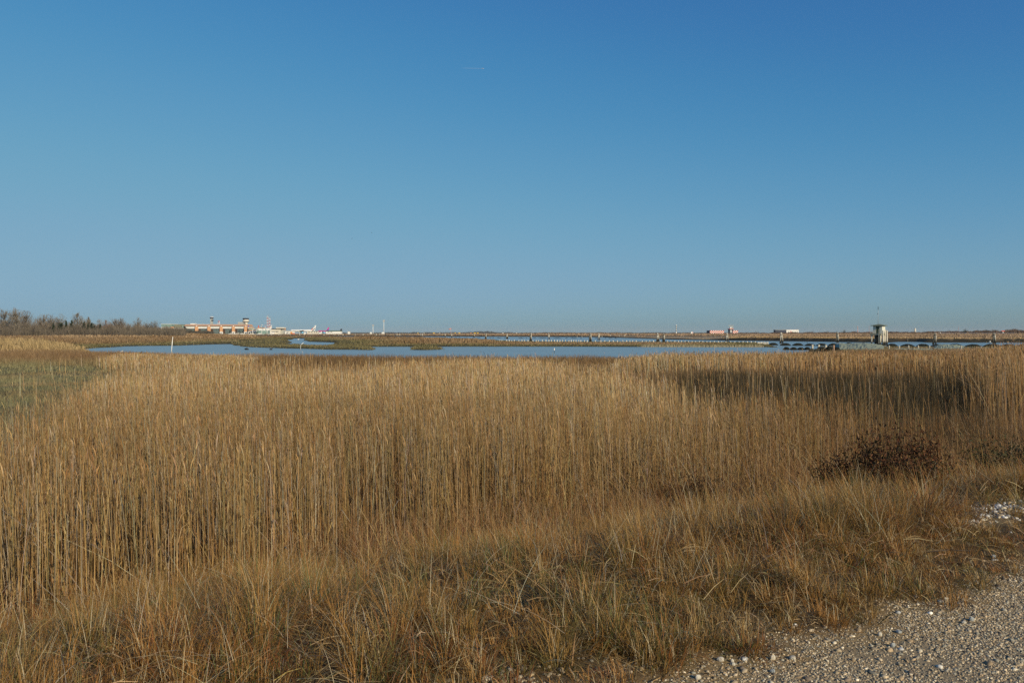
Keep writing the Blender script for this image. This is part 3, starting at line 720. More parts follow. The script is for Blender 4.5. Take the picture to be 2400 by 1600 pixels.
def evergreen(name, label, H, W, px, D, cone, group='dark evergreens in the wood', col=(0.035, 0.050, 0.024), seed=1, zb=None):
    p = at(px, D); z = gz(p.x, p.y) if zb is None else zb
    t = thing(name, label, 'tree', (p.x, p.y, z), 0, group)
    MB().rod((0, 0, -.3), (0, 0, H*.8), H*.022, H*.008, 6).build('trunk', M_BARK, t, True)
    rg = np.random.default_rng(seed); n = 1500
    # leaf sprays gathered on a few dozen boughs, so the outline stays ragged
    nb = 38; bh = rg.uniform(.12, .97, nb); ba = rg.uniform(0, 6.28, nb)
    br = (1.02 - bh)**.8*W*.55 if cone else W*.5*np.sqrt(np.clip(1 - (2*bh-1.05)**2, .08, 1))
    br = br*rg.uniform(.65, 1.15, nb); k = rg.integers(0, nb, n); f = np.sqrt(rg.uniform(.02, 1, n))
    c = np.stack([np.cos(ba[k])*br[k]*f, np.sin(ba[k])*br[k]*f, bh[k]*H + rg.normal(0, H*.03, n)], -1) + rg.normal(0, W*.05, (n, 3))
    c[:, 2] = np.clip(c[:, 2], H*.06, H*1.01)
    d = unit(c*np.array([1, 1, 0]) + rg.normal(0, .5, (n, 3))*W*.3 + np.array([0, 0, .15*W])); ln = rg.uniform(.04, .09, n)*H
    P = np.stack([c - d*ln[:, None]*.5, c, c + d*ln[:, None]*.5], 1)
    V, Q, C = ribbons(P, (ln*.38)[:, None]*np.array([.5, 1, .2])[None], side_of(rg.uniform(0, 3.14, n)), np.array(col)[None]*(1 + rg.normal(0, .25, (n, 1))))
    np_mesh('crown', V, Q, M_NEEDLE, C, parent=t)
    return t
G1 = 'bare winter trees of the wood'
ti = [
 # px, top row, width px, kind, distance, twig colour, label
 (10, 724, 34, 'round', 440, (.20,.17,.13), 'wide bare grey tree first from the outer edge of the wood'),
 (36, 721, 30, 'round', 430, (.23,.195,.15), 'tallest bare tree of the wood with two pale stems'),
 (62, 729, 36, 'round', 445, (.19,.16,.125), 'round bare grey tree just right of the tallest tree'),
 (-12, 742, 36, 'thicket', 430, (.17,.14,.10), 'low brown bare tree cut by the left edge of the view'),
 (100, 736, 34, 'round', 435, (.22,.175,.125), 'brownish bare tree left of the first dark evergreen'),
 (118, 738, 24, 'fork', 455, (.21,.175,.135), 'thin forked bare tree behind the brownish one'),
 (139, 736, 30, 'round', 450, (.215,.185,.145), 'pale bare tree rising behind two dark evergreens'),
 (182, 731, 30, 'poplar', 440, (.22,.185,.14), 'tall bare tree with a pointed grey crown in mid wood'),
 (196, 741, 22, 'fork', 430, (.24,.205,.16), 'bare tree with pale crooked limbs beside the pointed one'),
 (209, 742, 14, 'poplar', 450, (.20,.17,.13), 'slim bare sapling between the pointed tree and brown trees'),
 (231, 747, 22, 'thicket', 440, (.24,.18,.13), 'light brown bushy bare tree near the small evergreens'),
 (247, 749, 20, 'poplar', 445, (.25,.15,.095), 'reddish brown bare tree in the lower half of the wood'),
 (268, 746, 26, 'round', 455, (.21,.17,.13), 'bare tree standing in front of the pale flat-roofed house'),
 (284, 744, 24, 'round', 450, (.22,.18,.14), 'bare tree just right of the pale flat-roofed house'),
 (300, 756, 20, 'thicket', 445, (.20,.165,.12), 'low bare tree left of the white canopies'),
 (322, 744, 20, 'fork', 520, (.22,.19,.155), 'thin airy bare tree rising above the white canopies'),
 (345, 751, 26, 'round', 470, (.21,.175,.135), 'rounded bare tree above the right end of the canopies'),
 (364, 750, 24, 'round', 470, (.20,.17,.13), 'bare tree next to the glazed terminal wing'),
 (388, 761, 24, 'thicket', 480, (.19,.16,.12), 'low bare tree in front of the glazed terminal wing'),
 (408, 766, 22, 'thicket', 490, (.19,.155,.12), 'low bare tree below the first brick pier'),
 (424, 767, 20, 'thicket', 500, (.18,.15,.115), 'low bare tree below the olive roof block'),
]
for i, (px, ty, wp, kd, D, tc, lb) in enumerate(ti):
    p = at(px, D); z = gz(p.x, p.y); H = HC + (HY - ty)*D/F - z
    make_tree('bare_tree', lb, kd, H, wp*1.15*D/F, 100+i, px, D, tc, M_BARKP if i in (1, 8, 6) else None, G1)
for i, (px, ty, wp, cone, lb) in enumerate([
  (125, 756, 9, 1, 'small dark evergreen first of the row from the left'),
  (142, 757, 15, 0, 'broad blackish evergreen second of the row'),
  (155, 752, 12, 1, 'dark pointed evergreen right of the broad blackish one'),
  (168, 751, 13, 1, 'tallest dark evergreen under the pointed bare tree'),
  (197, 755, 8, 1, 'narrow evergreen behind the pale crooked limbs'),
  (206, 757, 8, 1, 'narrow evergreen beside the slim bare sapling'),
  (217, 757, 17, 0, 'broad round evergreen below the slim bare sapling'),
  (235, 760, 9, 1, 'small pointed evergreen in front of the light brown bush')]):
    D = 425; p = at(px, D); z = gz(p.x, p.y); H = HC + (HY - ty)*D/F - z
    evergreen('evergreen_tree', lb, H, wp*D/F, px, D, cone, seed=40+i)
# scrub in front of and behind the trunks
def scrub(name, label, px0, px1, D0, D1, n, h0, h1, col, cat='scrub', wid=0.16, dens=None, twigs=6):
    px = RNG.uniform(px0, px1, n); D = RNG.uniform(D0, D1, n); X = (px-1200)/F*D; Y = D; z = height(X, Y)
    m = n*twigs; hh = (h0 + (h1-h0)*fbm(px*0.05, D*0.02, 95) if dens is None else np.interp(px, dens[0], dens[1])*(0.6+.8*fbm(px*.09, D*0+3., 96)))
    bx = np.repeat(X, twigs) + RNG.normal(0, .5, m); by = np.repeat(Y, twigs) + RNG.normal(0, .5, m); bz = np.repeat(z, twigs)
    L = np.repeat(hh, twigs)*RNG.uniform(.35, 1.1, m); az = RNG.uniform(0, 6.28, m); le = np.abs(RNG.normal(0, .3, m))
    P = np.stack([bx, by, bz], -1)[:, None, :] + side_of(az)[:, None, :]*(L*le)[:, None, None]*np.array([0, .4, 1])[None, :, None]
    P[..., 2] += L[:, None]*np.array([0, .55, 1])[None]
    C = np.array(col)[None]*(1 + RNG.normal(0, .22, (m, 1)))*(0.75 + .5*fbm(np.repeat(px, twigs)*.04, np.repeat(D, twigs)*.01, 97))[:, None]
    V, Q, C = ribbons(P, (wid*RNG.uniform(.5, 1.5, m))[:, None]*np.array([1, .8, .3])[None], side_of(RNG.normal(0, .8, m)), C)
    tag(np_mesh(name, V, Q, M_TWIG, C), label, cat, kind='stuff')
scrub('undergrowth', 'dark brown leafless thicket at the foot of the wood', -120, 432, 405, 470, 6500, 1.4, 7.5, (0.135, 0.110, 0.080), 'undergrowth', 0.11)
scrub('undergrowth', 'tall grey-brown saplings filling the back of the wood', -160, 420, 480, 560, 3600, 4, 11, (0.17, 0.14, 0.108), 'undergrowth', 0.10, ([-160, 0, 90, 110, 200, 300, 420], [10.5, 10, 9, 8, 8, 6, 4.5]), 7)
scrub('undergrowth', 'brown leafless scrub screening the foot of the terminal', 425, 500, 900, 1000, 1500, 2.0, 5.5, (0.085, 0.072, 0.050), 'undergrowth', 0.3)
scrub('undergrowth', 'reddish brown scrub on the skyline beyond the right bank', 1700, 2560, 700, 1050, 9000, 1.5, 4, (0.125, 0.085, 0.062), 'undergrowth', 0.35,
      ([1700, 1850, 2000, 2150, 2250, 2400, 2560], [1.3, 1.8, 2.6, 2.4, 3.2, 4.6, 5.0]))
scrub('treeline', 'faint blue-grey treeline on the far horizon', 800, 1700, 3000, 3700, 2600, 5, 10, (0.085, 0.085, 0.075), 'treeline', 2.2,
      ([800, 860, 1000, 1090, 1105, 1150, 1175, 1230, 1700], [6, 5.5, 6, 5, 9, 9, 5.5, 5, 4.0]), 5)
for px, D, H, W, c, lb in [
  (1979, 820, 5.2, 9, (.12,.11,.08), 'rounded grey-green bush on the skyline left of the hut'),
  (1905, 860, 3.8, 8, (.15,.12,.09), 'low brown bush on the skyline between far shed and channel post'),
  (1942, 860, 4.2, 8, (.15,.12,.09), 'brown bush on the skyline just left of the lone channel post'),
  (2223, 640, 4.4, 7, (.15,.07,.045), 'rust-red bush on the right skyline'),
  (2263, 660, 5.2, 5, (.09,.085,.06), 'thin dark bush right of the rust-red one'),
  (2170, 700, 3.6, 12, (.10,.08,.06), 'wide dark bush left of the rust-red one'),
  (2313, 700, 4.4, 6, (.11,.09,.065), 'grey bush above the pale pipeline'),
  (2375, 600, 4.2, 8, (.10,.07,.055), 'dark reddish bush near the end of the pale pipeline'),
  (1774, 880, 4.0, 6, (.15,.12,.09), 'small bare bush between checkered shed and navy shed'),
  (1749, 880, 3.2, 8, (.15,.12,.09), 'low spreading bush right of the checkered sheds')]:
    make_tree('bush', lb, 'thicket', H, W, int(px), px, D, c, None, 'bushes on the skyline beyond the right bank')
# ------------------------------------------------------------------ timber in the water
M_PILE = mat_tide('weathered_pile', (0.60, 0.56, 0.47), (0.34, 0.31, 0.25), (0.018, 0.018, 0.012), 0.85, 5)
M_PILED = mat_tide('dark_pile', (0.20, 0.19, 0.15), (0.10, 0.095, 0.075), (0.015, 0.016, 0.011), 0.85, 5)
M_PILEL = mat_tide('pale_short_pile', (0.72, 0.68, 0.58), (0.40, 0.36, 0.28), (0.03, 0.028, 0.018), 0.12, 6, 0.1)
M_IRON = mat('rusty_band', (0.10, 0.06, 0.035), scale=12, rough=0.8)
def dolphin(name, px, yb, top, kind, label, group, cols=None):
    D = 3*F/(yb-HY); p = at(px, D); r = random.Random(int(px))
    t = thing(name, label, 'mooring post', (p.x, p.y, 0), 0, group)
    H = HC + (HY-top)*D/F
    legs = {'pair': [(-.62, 0, -.10, 0), (.42, .1, .12, 0)], 'tri': [(-.85, .1, -.16, 0), (.10, -.2, .10, -.1), (-.2, .7, .0, .15)],
            'clump': [(-.34, 0, -.16, .0), (.36, -.1, .15, -.05), (.05, .45, .0, .2)], 'spread': [(-.45, 0, -.05, 0), (.62, -.05, .10, -.05), (.1, .5, .05, .15)]}[kind]
    for i, (bx, by, tx, ty) in enumerate(legs):
        h = H*(1 if i < 1 else r.uniform(.88, .99)); m = M_PILED if (i == 0 and kind in ('clump', 'tri')) or i == 2 else M_PILE
        mb = MB(); a = Vector((bx, by, -1.2)); c = Vector((tx, ty, h)); R = .22 if kind != 'tri' else .19
        q = a.lerp(c, .5) + Vector((r.uniform(-.04, .04), 0, 0))
        mb.rod(a, q, R, R*.92, 9, False); mb.rod(q, c, R*.92, R*.74, 9)
        mb.rod(c, c + Vector((0, 0, .12)), R*.74, R*.35, 9)
        mb.build('pile', m, t, True)
    MB().lathe([(.40, H*.80), (.42, H*.80+.02), (.42, H*.80+.10), (.40, H*.80+.12)], 12, (0, .03, 0)).build('iron_band', M_IRON, t)
    return t
GD = 'timber mooring posts along the channel'
N_ = ['first','second','third','fourth','fifth','sixth','seventh','eighth','ninth','tenth','eleventh','twelfth','thirteenth','fourteenth','fifteenth','sixteenth','seventeenth','eighteenth','nineteenth','twentieth']
right = [(2192, 807, 780, 'tri', 'open three-legged timber mooring post right of the hut, dark leg leaning apart'),
         (2330, 804.5, 779.5, 'clump', 'thick dark mooring post at the right end of the channel beside the pale pipeline'),
         (1962.5, 802, 777.2, 'clump', 'thick timber mooring post standing alone just left of the white hut'),
         (1831, 804.2, 779.3, 'spread', 'timber mooring post with a dark braced leg in front of the navy shed'),
         (1704.5, 800.2, 780.5, 'pair', 'mooring post of two pale leaning timbers right below the checkered radar shed'),
         (1555.5, 801.5, 781.4, 'clump', 'squat paired-timber mooring post, right one of the close pair below the striped mast'),
         (1541.5, 800.5, 781, 'spread', 'splayed timber mooring post, left one of the close pair below the striped mast'),
         (1404, 796.8, 780.8, 'pair', 'mooring post of two parted timbers, right of the tallest mid-channel post'),
         (1383.5, 800.2, 779.6, 'clump', 'tallest pale mooring post in mid channel, left of a parted pair'),
         (1286.5, 794.8, 781.8, 'pair', 'small splayed mooring post between two taller ones in mid channel'),
         (1244, 799.4, 780.8, 'clump', 'pale upright mooring post rising from the near edge of mid channel'),
         (1188.5, 793.8, 781.5, 'spread', 'mooring post with splayed foot just left of where the short pile row begins'),
         (1138.5, 794.2, 781.2, 'clump', 'mooring post behind the right end of the brown island, below far trees')]
for px, yb, tp, kd, lb in right: dolphin('mooring_post', px, yb, tp, kd, lb, GD)
left = [(1111, 790.8, 781.3), (1058.5, 790.4, 781.4), (1043.5, 789.6, 781.6), (990, 789.8, 781.2), (985.5, 789.2, 781.0), (936.8, 789.0, 781.6), (930.5, 788.9, 781.3),
        (889.5, 788.9, 781.0), (881.8, 788.7, 781.0), (851, 788.4, 781.5), (832, 788.6, 781.8), (804, 788.6, 782.2), (793, 789.0, 781.9), (784, 788.4, 782.0),
        (759.5, 788.0, 781.8), (730.5, 787.9, 782.0), (713, 787.8, 782.2), (702.5, 787.8, 782.1), (679.5, 787.7, 782.2), (658, 787.6, 782.0), (653, 787.5, 782.3), (636.5, 787.5, 782.2), (616, 787.4, 782.4)]
hint = ['just right of the windsock, below yellow signs', 'directly below the windsock pole', 'left of the windsock pole', 'right half of a close pair behind the brown island', 'left half of a close pair behind the brown island',
        'right one of two between island and far yellow sign', 'left one of two behind the brown island crest', 'right one of two below the tall floodlight mast', 'left one of two below the tall floodlight mast', 'below the shorter floodlight mast',
        'right of the small white far building', 'below the small white far building', 'just left of the small white far building', 'below the dark aircraft tail', 'below the blue and pink aircraft tail', 'below the striped aircraft tail',
        'just left of the striped aircraft tail', 'below the dark green canopy', 'below the orange truck', 'right one of two below the long grey hangar', 'left one of two below the long grey hangar', 'below the red and white lattice mast', 'leftmost one, below the pale glazed shed']
for (px, yb, tp), hn in zip(left, hint): dolphin('mooring_post', px, yb, tp, ['pair', 'clump', 'spread'][int(px) % 3], 'far small timber mooring post ' + hn, GD)

# short piles along the back of the spit
def short_pile(r, h, m, h0=-.8):
    mb = MB(); mb.lathe([(r*1.02, h0), (r, 0), (r*.97, h-.04), (r*.8, h)], 9); return mb.build('short_pile', m, None, True)
xs = [1171,1176,1187,1193,1199,1205,1216,1223,1229,1237,1249,1256,1261.5,1271,1279,1286,1292,1299,1305.5,1312,1318.5,1325,1333,1338.5,1344,1349.5,1356,1361,1369,1376,1395,1408,1417,1428,1437,1447,1459,1468,1476,1482,1491,1505,1513.5,1522.5,1531,1547.5,1563.5,1572,1581.5,1590,1597,1605,1613.5,1622,1630,1638.5,1646.5,1656,1664,1674,1683,1691,1701,1712,1722,1732,1741,1751,1760.5,1770]
src = None
for i, px in enumerate(xs):
    yb = float(np.interp(px, [1170, 1290, 1400, 1500, 1790], [802.4, 803.6, 804.6, 804.6, 806.0])); D = 3*F/(yb-HY); p = at(px, D); z = gz(p.x, p.y)
    tp = float(np.interp(px, [1170, 1290, 1500, 1770], [796.6, 796.6, 798.0, 800.2])) + random.uniform(-.4, .4)
    H = HC + (HY-tp)*D/F
    if src is None:
        src = short_pile(.16, 1.0, M_PILEL); o = src
    else: o = src.copy(); COL.objects.link(o)
    o.location = (p.x, p.y, 0); o.scale = (random.uniform(.85, 1.2),)*2 + (H,); o.rotation_euler = (random.gauss(0, .04), random.gauss(0, .05), random.uniform(0, 6))
    tag(o, 'short pale timber pile in the even row along the back of the grassy spit', 'pile', 'short piles along the back of the spit')
for i, px in enumerate([1776.5, 1780.5, 1785, 1789.5, 1794.5, 1799]):
    D = 205; p = at(px, D); o = src.copy(); COL.objects.link(o); o.location = (p.x, p.y, 0); o.scale = (1.25, 1.25, HC + (HY-801.3-random.uniform(-.4, .4))*D/F)
    o.rotation_euler = (0, random.gauss(0, .05), i)
    tag(o, 'tall pale pile, %s of the six clustered at the tip of the spit' % N_[i], 'pile', 'clustered piles at the tip of the spit')
# thin stakes along its front
M_STAKE = mat('stake_wood', (0.50, 0.44, 0.30), (0.30, 0.26, 0.16), scale=5, rough=0.9)
p0 = at(1650, 176); fence = thing('stake_fence', 'low fence of thin yellowish stakes edging the front of the spit', 'fence', (p0.x, p0.y, 0))
sv = None
for i in range(92):
    px = 1505 + i*3.13 + random.uniform(-.5, .5); D = 3*F/(813.2 + (px-1505)*.0012 - HY); p = at(px, D)
    h = random.uniform(.42, .58)
    if sv is None: sv = MB().lathe([(.07, -.4), (.068, .0), (.06, 1.0)], 6).build('stake', M_STAKE, fence, True); o = sv
    else: o = sv.copy(); COL.objects.link(o); o.parent = fence
    o.location = (p.x-p0.x, p.y-p0.y+.25, 0); o.scale = (random.uniform(.8, 1.3),)*2 + (h,); o.rotation_euler = (0, random.gauss(0, .05), 0)

# stone-filled net rolls
M_NET = mat('dark_net_and_stone', (0.022, 0.023, 0.017), (0.009, 0.010, 0.008), scale=7, rough=0.95, bump=0.8, spec=0.03)
def hump(name, L, H, Wd, seed, m):
    rg = np.random.default_rng(seed); nu, nv = 22, 12
    mb = MB(); v = []
    for i in range(nu+1):
        u = -1 + 2*i/nu; e = max(0.0, 1-abs(u)**2.4)
        for j in range(nv+1):
            a = math.pi*j/nv
            k = 1 + rg.normal(0, .035)
            v.append((u*L/2, -math.cos(a)*Wd/2*(.35+.65*e)*k, math.sin(a)*H*(.12+.88*e)*k - .12))
    f = [(i*(nv+1)+j, (i+1)*(nv+1)+j, (i+1)*(nv+1)+j+1, i*(nv+1)+j+1) for i in range(nu) for j in range(nv)]
    mb.add(v, f); return mb.build(name, m, None, True)
GB = 'dark net rolls along the channel edge'
base_h = [hump('net_roll', 3.0, .62, 1.4, s_, M_NET) for s_ in (1, 2)]
rolls = [(1812, 808.5, 26), (1841, 809.3, 29), (1870, 809.5, 29), (1898, 810, 29), (1926, 810, 29), (1953, 810, 28), (1990, 808.6, 22), (2023, 808.8, 24), (2047, 811, 24), (2062, 811, 22), (2091, 811, 27), (2127, 811.3, 36), (2163, 811.3, 33), (2199, 811.4, 40), (2238, 811, 40), (2281, 811.8, 44), (2325, 811.6, 44), (2363, 811.8, 42), (2402, 811.8, 42)]
for i, (px, yb, wp) in enumerate(rolls):
    D = 3*F/(yb-HY)-1; p = at(px, D); o = base_h[i % 2] if i < 2 else base_h[i % 2].copy()
    if i >= 2: COL.objects.link(o)
    hz = .72 if px not in (1990, 2023) else .85
    o.location = (p.x, p.y, -.02); o.scale = (wp*D/F/3.0*1.04, 1, hz/.62*random.uniform(.9, 1.1)); o.rotation_euler = (0, 0, random.uniform(-.06, .06))
    tag(o, 'low dark hump of stone-filled netting in the scalloped row along the channel', 'net roll', GB)
for i, (px, yb, wp, hz) in enumerate([(1843, 819.2, 16, .62), (1860, 819.5, 18, .60), (1877, 819.5, 18, .55), (1892, 819.5, 16, .62)]):
    D = 3*F/(yb-HY); p = at(px, D); o = base_h[i % 2].copy(); COL.objects.link(o); o.location = (p.x, p.y, 0); o.scale = (wp*D/F/3.0*1.1, 1, hz/.62)
    tag(o, 'small dark stone heap in the nearer broken row, %s from its left end' % N_[i], 'stone heap', 'small stone heaps in front of the net rolls')
for i, (px, yb, wp, hz) in enumerate([(1924, 824, 24, 1.0), (1943, 825, 22, 1.15), (1960, 824, 20, .95)]):
    D = 3*F/(yb-HY); p = at(px, D); o = base_h[i % 2].copy(); COL.objects.link(o); o.location = (p.x, p.y, 0); o.scale = (wp*D/F/3.0*1.2, 1.2, hz/.62)
    tag(o, ['big dark netted stone mound behind the first two thick posts', 'highest dark netted stone mound between the thick posts', 'dark netted stone mound under the end of the pale sheet'][i], 'net roll', 'big netted mounds beside the pond')
# dark timber end wall
p = on(1908, 828.5); t = thing('timber_bulkhead', 'blackish timber end wall of the mounds at the pond edge', 'bulkhead', (p.x, p.y, 0), .05)
for i in range(5): MB().box(-.75 + i*.31, -.46 + i*.31, -.1, .12, -.5, .72 + .06*math.sin(i*2.1)).build('board', M_PILED, t)
M_TH = mat_tide('thick_post', (0.58, 0.54, 0.44), (0.36, 0.32, 0.24), (0.05, 0.04, 0.025), -.05, 5, .1)
M_THR = mat_tide('reddish_post', (0.40, 0.24, 0.15), (0.28, 0.17, 0.11), (0.06, 0.035, 0.02), -.05, 5, .1)
for px, yt, yb, r, red, lb in [
  (1904, 807.5, 821, .19, 0, 'thick pale post at the corner of the dark end wall'), (1919, 807.8, 822, .21, 0, 'thick pale post second from the dark end wall'),
  (1935.5, 808.3, 822, .19, 0, 'thick pale post third from the dark end wall, on the mound'), (1954, 808.5, 828, .15, 1, 'tall reddish post in front of the pale sheet')]:
    D = 3*F/(yb-HY) if not red else 124; p = at(px, D); H = HC - (yt-HY)*D/F
    tag(MB().lathe([(r, -.6), (r, 0), (r*.96, H-.03), (r*.75, H)], 10).build('thick_post', M_THR if red else M_TH, None, True, (p.x, p.y, 0)), lb, 'post', 'thick posts beside the pond')
for i, (px, yt, yb) in enumerate([(2084, 809.5, 818), (2107.5, 810.2, 818.5), (2129.5, 809.2, 817.5), (2152, 809.5, 817.5), (2178.5, 809.6, 817), (2253, 810.2, 819), (2299, 811.6, 818), (2346, 812, 819), (2369, 812, 819)]):
    D = 3*F/(yb-HY); p = at(px, D); H = HC - (yt-HY)*D/F
    lbs = ['pale stub post just right of the hut piles', 'brightest stub post between the hut and the tripod', 'stub post midway between hut and tripod', 'stub post just left of the tripod', 'stub post at the foot of the tripod', 'stub post at the end of the green sheet', 'stub post right of the green sheet, half in reeds', 'stub post behind tall reeds below the thick dark mooring post', 'last stub post behind the tall reeds at the right edge']
    tag(MB().lathe([(.13, -.5), (.13, 0), (.12, H-.03), (.09, H)], 9).build('stub_post', M_TH, None, True, (p.x, p.y, 0)), lbs[i], 'post', 'stub posts in front of the net rolls')
# pale green membrane sheets laid over the mounds
M_SHEET = mat('faded_green_sheet', (0.27, 0.29, 0.20), (0.19, 0.21, 0.145), scale=1.5, rough=0.7, bump=0.3)
def drape(name, px0, px1, yfront, yback, zs, label, seed):
    rg = np.random.default_rng(seed); nu, nv = 26, 9; v = []
    D0 = 3*F/(yfront-HY); D1 = 3*F/(yback-HY); pc = at((px0+px1)/2, D0)
    rz = rg.normal(0, .05, (nu+1, nv+1))
    for i in range(nu+1):
        for j in range(nv+1):
            px = px0 + (px1-px0)*i/nu; tj = j/nv; D = D0 + (D1-D0)*tj
            q = at(px, D); top = float(np.interp(px, zs[0], zs[1]))
            z = .02 + (top*.82)*math.sin(min(1, tj*1.25)*math.pi/2) * (1 - .25*max(0, tj-.75)*4) + rz[i, j]*(.3+.7*(0 < j < nv))
            v.append((q.x-pc.x, q.y-pc.y, z))
    n1 = (nu+1)*(nv+1)
    v2 = [(x, y, z-.03) for x, y, z in v]
    f = [(i*(nv+1)+j, (i+1)*(nv+1)+j, (i+1)*(nv+1)+j+1, i*(nv+1)+j+1) for i in range(nu) for j in range(nv)]
    mb = MB().add(v + v2, f + [tuple(k+n1 for k in q[::-1]) for q in f])
    return tag(mb.build(name, M_SHEET, None, False, (pc.x, pc.y, 0)), label, 'sheet', 'membrane sheets over the mounds')
drape('membrane_sheet', 1958, 2072, 822, 810, ([1958, 1968, 1985, 2005, 2030, 2045, 2056, 2072], [.2, 1.0, .78, .95, .98, .8, .62, .1]), 'long faded green sheet draped in front of the hut', 3)
drape('membrane_sheet', 2188, 2262, 818.5, 811.5, ([2188, 2200, 2212, 2225, 2240, 2262], [.05, .62, .72, .60, .58, .1]), 'crumpled green sheet peaked below the right tripod', 4)
drape('membrane_sheet', 2096, 2186, 821, 818, ([2096, 2186], [.16, .16]), 'low flat strip of pale sheet between hut and tripod', 5)

# poles in and by the water
M_WHITE = mat('white_painted_pole', (0.78, 0.77, 0.72), (0.62, 0.60, 0.54), scale=3, rough=0.6)
M_GREYP = mat('grey_metal_pole', (0.42, 0.43, 0.42), scale=6, rough=0.5)
D = 133; p = at(401, D); q = at(405, D); H = HC - (789-HY)*D/F
tag(MB().rod((0, 0, -.6), (q.x-p.x, 0, H), .085, .05, 8).build('leaning_pole', M_WHITE, None, True, (p.x, p.y, 0)), 'tall white pole leaning in the left part of the pond', 'pole')
p = on(704.5, 819.4); k = p.y/F
t = thing('bent_pole', 'thin pale post with a slanting arm in the pond', 'pole', (p.x, p.y, 0))
MB().rod((0, 0, -.4), (0, 0, HC-(808-HY)*k), .06, .05, 7).build('post', M_GREYP, t, True); MB().rod((0, 0, HC-(808-HY)*k), (6.5*k, .1, HC-(803-HY)*k), .06, .045, 7).build('arm', M_WHITE, t, True)
D = 122; p = at(1299, D); t = thing('marker_post', 'small white-topped marker post standing in the middle of the pond', 'post', (p.x, p.y, 0))
MB().rod((0, 0, -.4), (0, 0, .40), .035, n=7).build('stem', M_PILED, t); MB().rod((0, 0, .40), (0, 0, .74), .075, .07, 8).build('white_top', M_WHITE, t)
D = 3*F/(806.5-HY); p = at(1893, D); tag(MB().rod((.1, 0, -.5), (-.28, 0, HC-(798-HY)*D/F), .06, .03, 6).build('leaning_stick', M_PILED, None, True, (p.x, p.y, 0)), 'thin black stick leaning over the net rolls left of the thick posts', 'stick')
for i, px in enumerate([1352.6, 1364, 1411, 1431, 1451, 1464]):
    D = 600; p = at(px, D); z = gz(p.x, p.y)
    tag(MB().lathe([(.22, -.3), (.2, 1.0), (.16, 1.15 + .2*(i % 3))], 7).build('bank_stake', M_PILEL, None, True, (p.x, p.y, z)), 'pale stake on the far brown bank, %s of six left of the close mooring pair' % N_[i], 'stake', 'pale stakes on the far bank')
p = at(2127.5, 283); tag(MB().lathe([(.06, -.3), (.05, 1.0), (.05, 1.5)], 6).build('bank_stake', M_STAKE, None, True, (p.x, p.y, gz(p.x, p.y))), 'thin yellowish stake on the far bank between hut and tripod', 'stake')
p = at(2320, 246); tag(MB().lathe([(.02, -.05), (.25, .05), (.3, .2), (.2, .34), (.02, .38)], 8).build('float', M_WHITE, None, True, (p.x, p.y, .25)), 'white float caught beside the thick dark mooring post', 'float')
# rubble sills lying awash in the channel
M_RUB = mat('wet_black_rubble', (0.035, 0.033, 0.026), (0.015, 0.015, 0.012), scale=3, rough=0.8, bump=0.6)
sill = hump('rubble_sill', 3.0, .5, 2.2, 9, M_RUB); first = True
for i, (x0, x1, yb) in enumerate([(1145,1152,791.8),(1154,1158,791.9),(1163,1176,791.9),(1180,1190,792),(1214,1228,792.3),(1232,1236,792.3),(1249,1257,792.2),(1261,1283,792.5),(1296,1318,792.6),(1324,1331,792.6),(1336,1354,792.8),(1360,1364,792.8),(1378,1388,792.8),(1393,1403,793),(1417,1421,793),(1425,1436,793),(1440,1446,793),(1012,1045,790.9),(1066,1070,790.9),(1075,1080,791),(1090,1096,791),(1117,1127,791.3)]):
    D = 3*F/(yb-HY); p = at((x0+x1)/2, D)
    o = sill if first else sill.copy()
    if not first: COL.objects.link(o)
    first = False; o.location = (p.x, p.y, 0); o.scale = ((x1-x0)*D/F/3.0*1.1, 2, .75)
    tag(o, 'low black bar of rubble awash in the broken line along mid channel', 'rubble bar', 'rubble bars awash in the channel')
# birds
M_DUCK = mat('dark_plumage', (0.03, 0.028, 0.024), scale=9, rough=0.8); M_DUCKW = mat('white_plumage', (0.75, 0.74, 0.70), scale=9, rough=0.8)
def bird(px, py, label, m, s=1.0, rz=0.0):
    p = on(px, py); mb = MB()
    mb.lathe([(.01, -.26), (.07, -.2), (.11, -.08), (.12, .05), (.08, .16), (.03, .24)], 8, (0, 0, .08), 'x')
    mb.rod((.14, 0, .10), (.20, 0, .24), .04, .032, 6); mb.lathe([(.01, .16), (.045, .19), (.05, .23), (.03, .27), (.012, .33)], 6, (0, 0, .25), 'x')
    o = mb.build('duck', m, None, True, (p.x, p.y, 0)); o.scale = (s,)*3; o.rotation_euler = (0, 0, rz); return tag(o, label, 'bird', 'water birds on the pond')
bird(576, 819, 'dark duck swimming left of another in the pond, below the old tower', M_DUCK, 1.1); bird(580, 819.1, 'dark duck swimming right of another in the pond, below the old tower', M_DUCK, 1.1, 3)
bird(635, 819.2, 'single dark duck close under the islet, left of the bent pole', M_DUCK, 1.1)
bird(699, 796, 'white bird on the inner pool', M_DUCKW, 2.0); bird(283, 826.5, 'white bird low on the left end of the pond', M_DUCKW, 1.2)
bird(328, 829, 'dark duck near the reeds left of the leaning white pole', M_DUCK, 1.3)
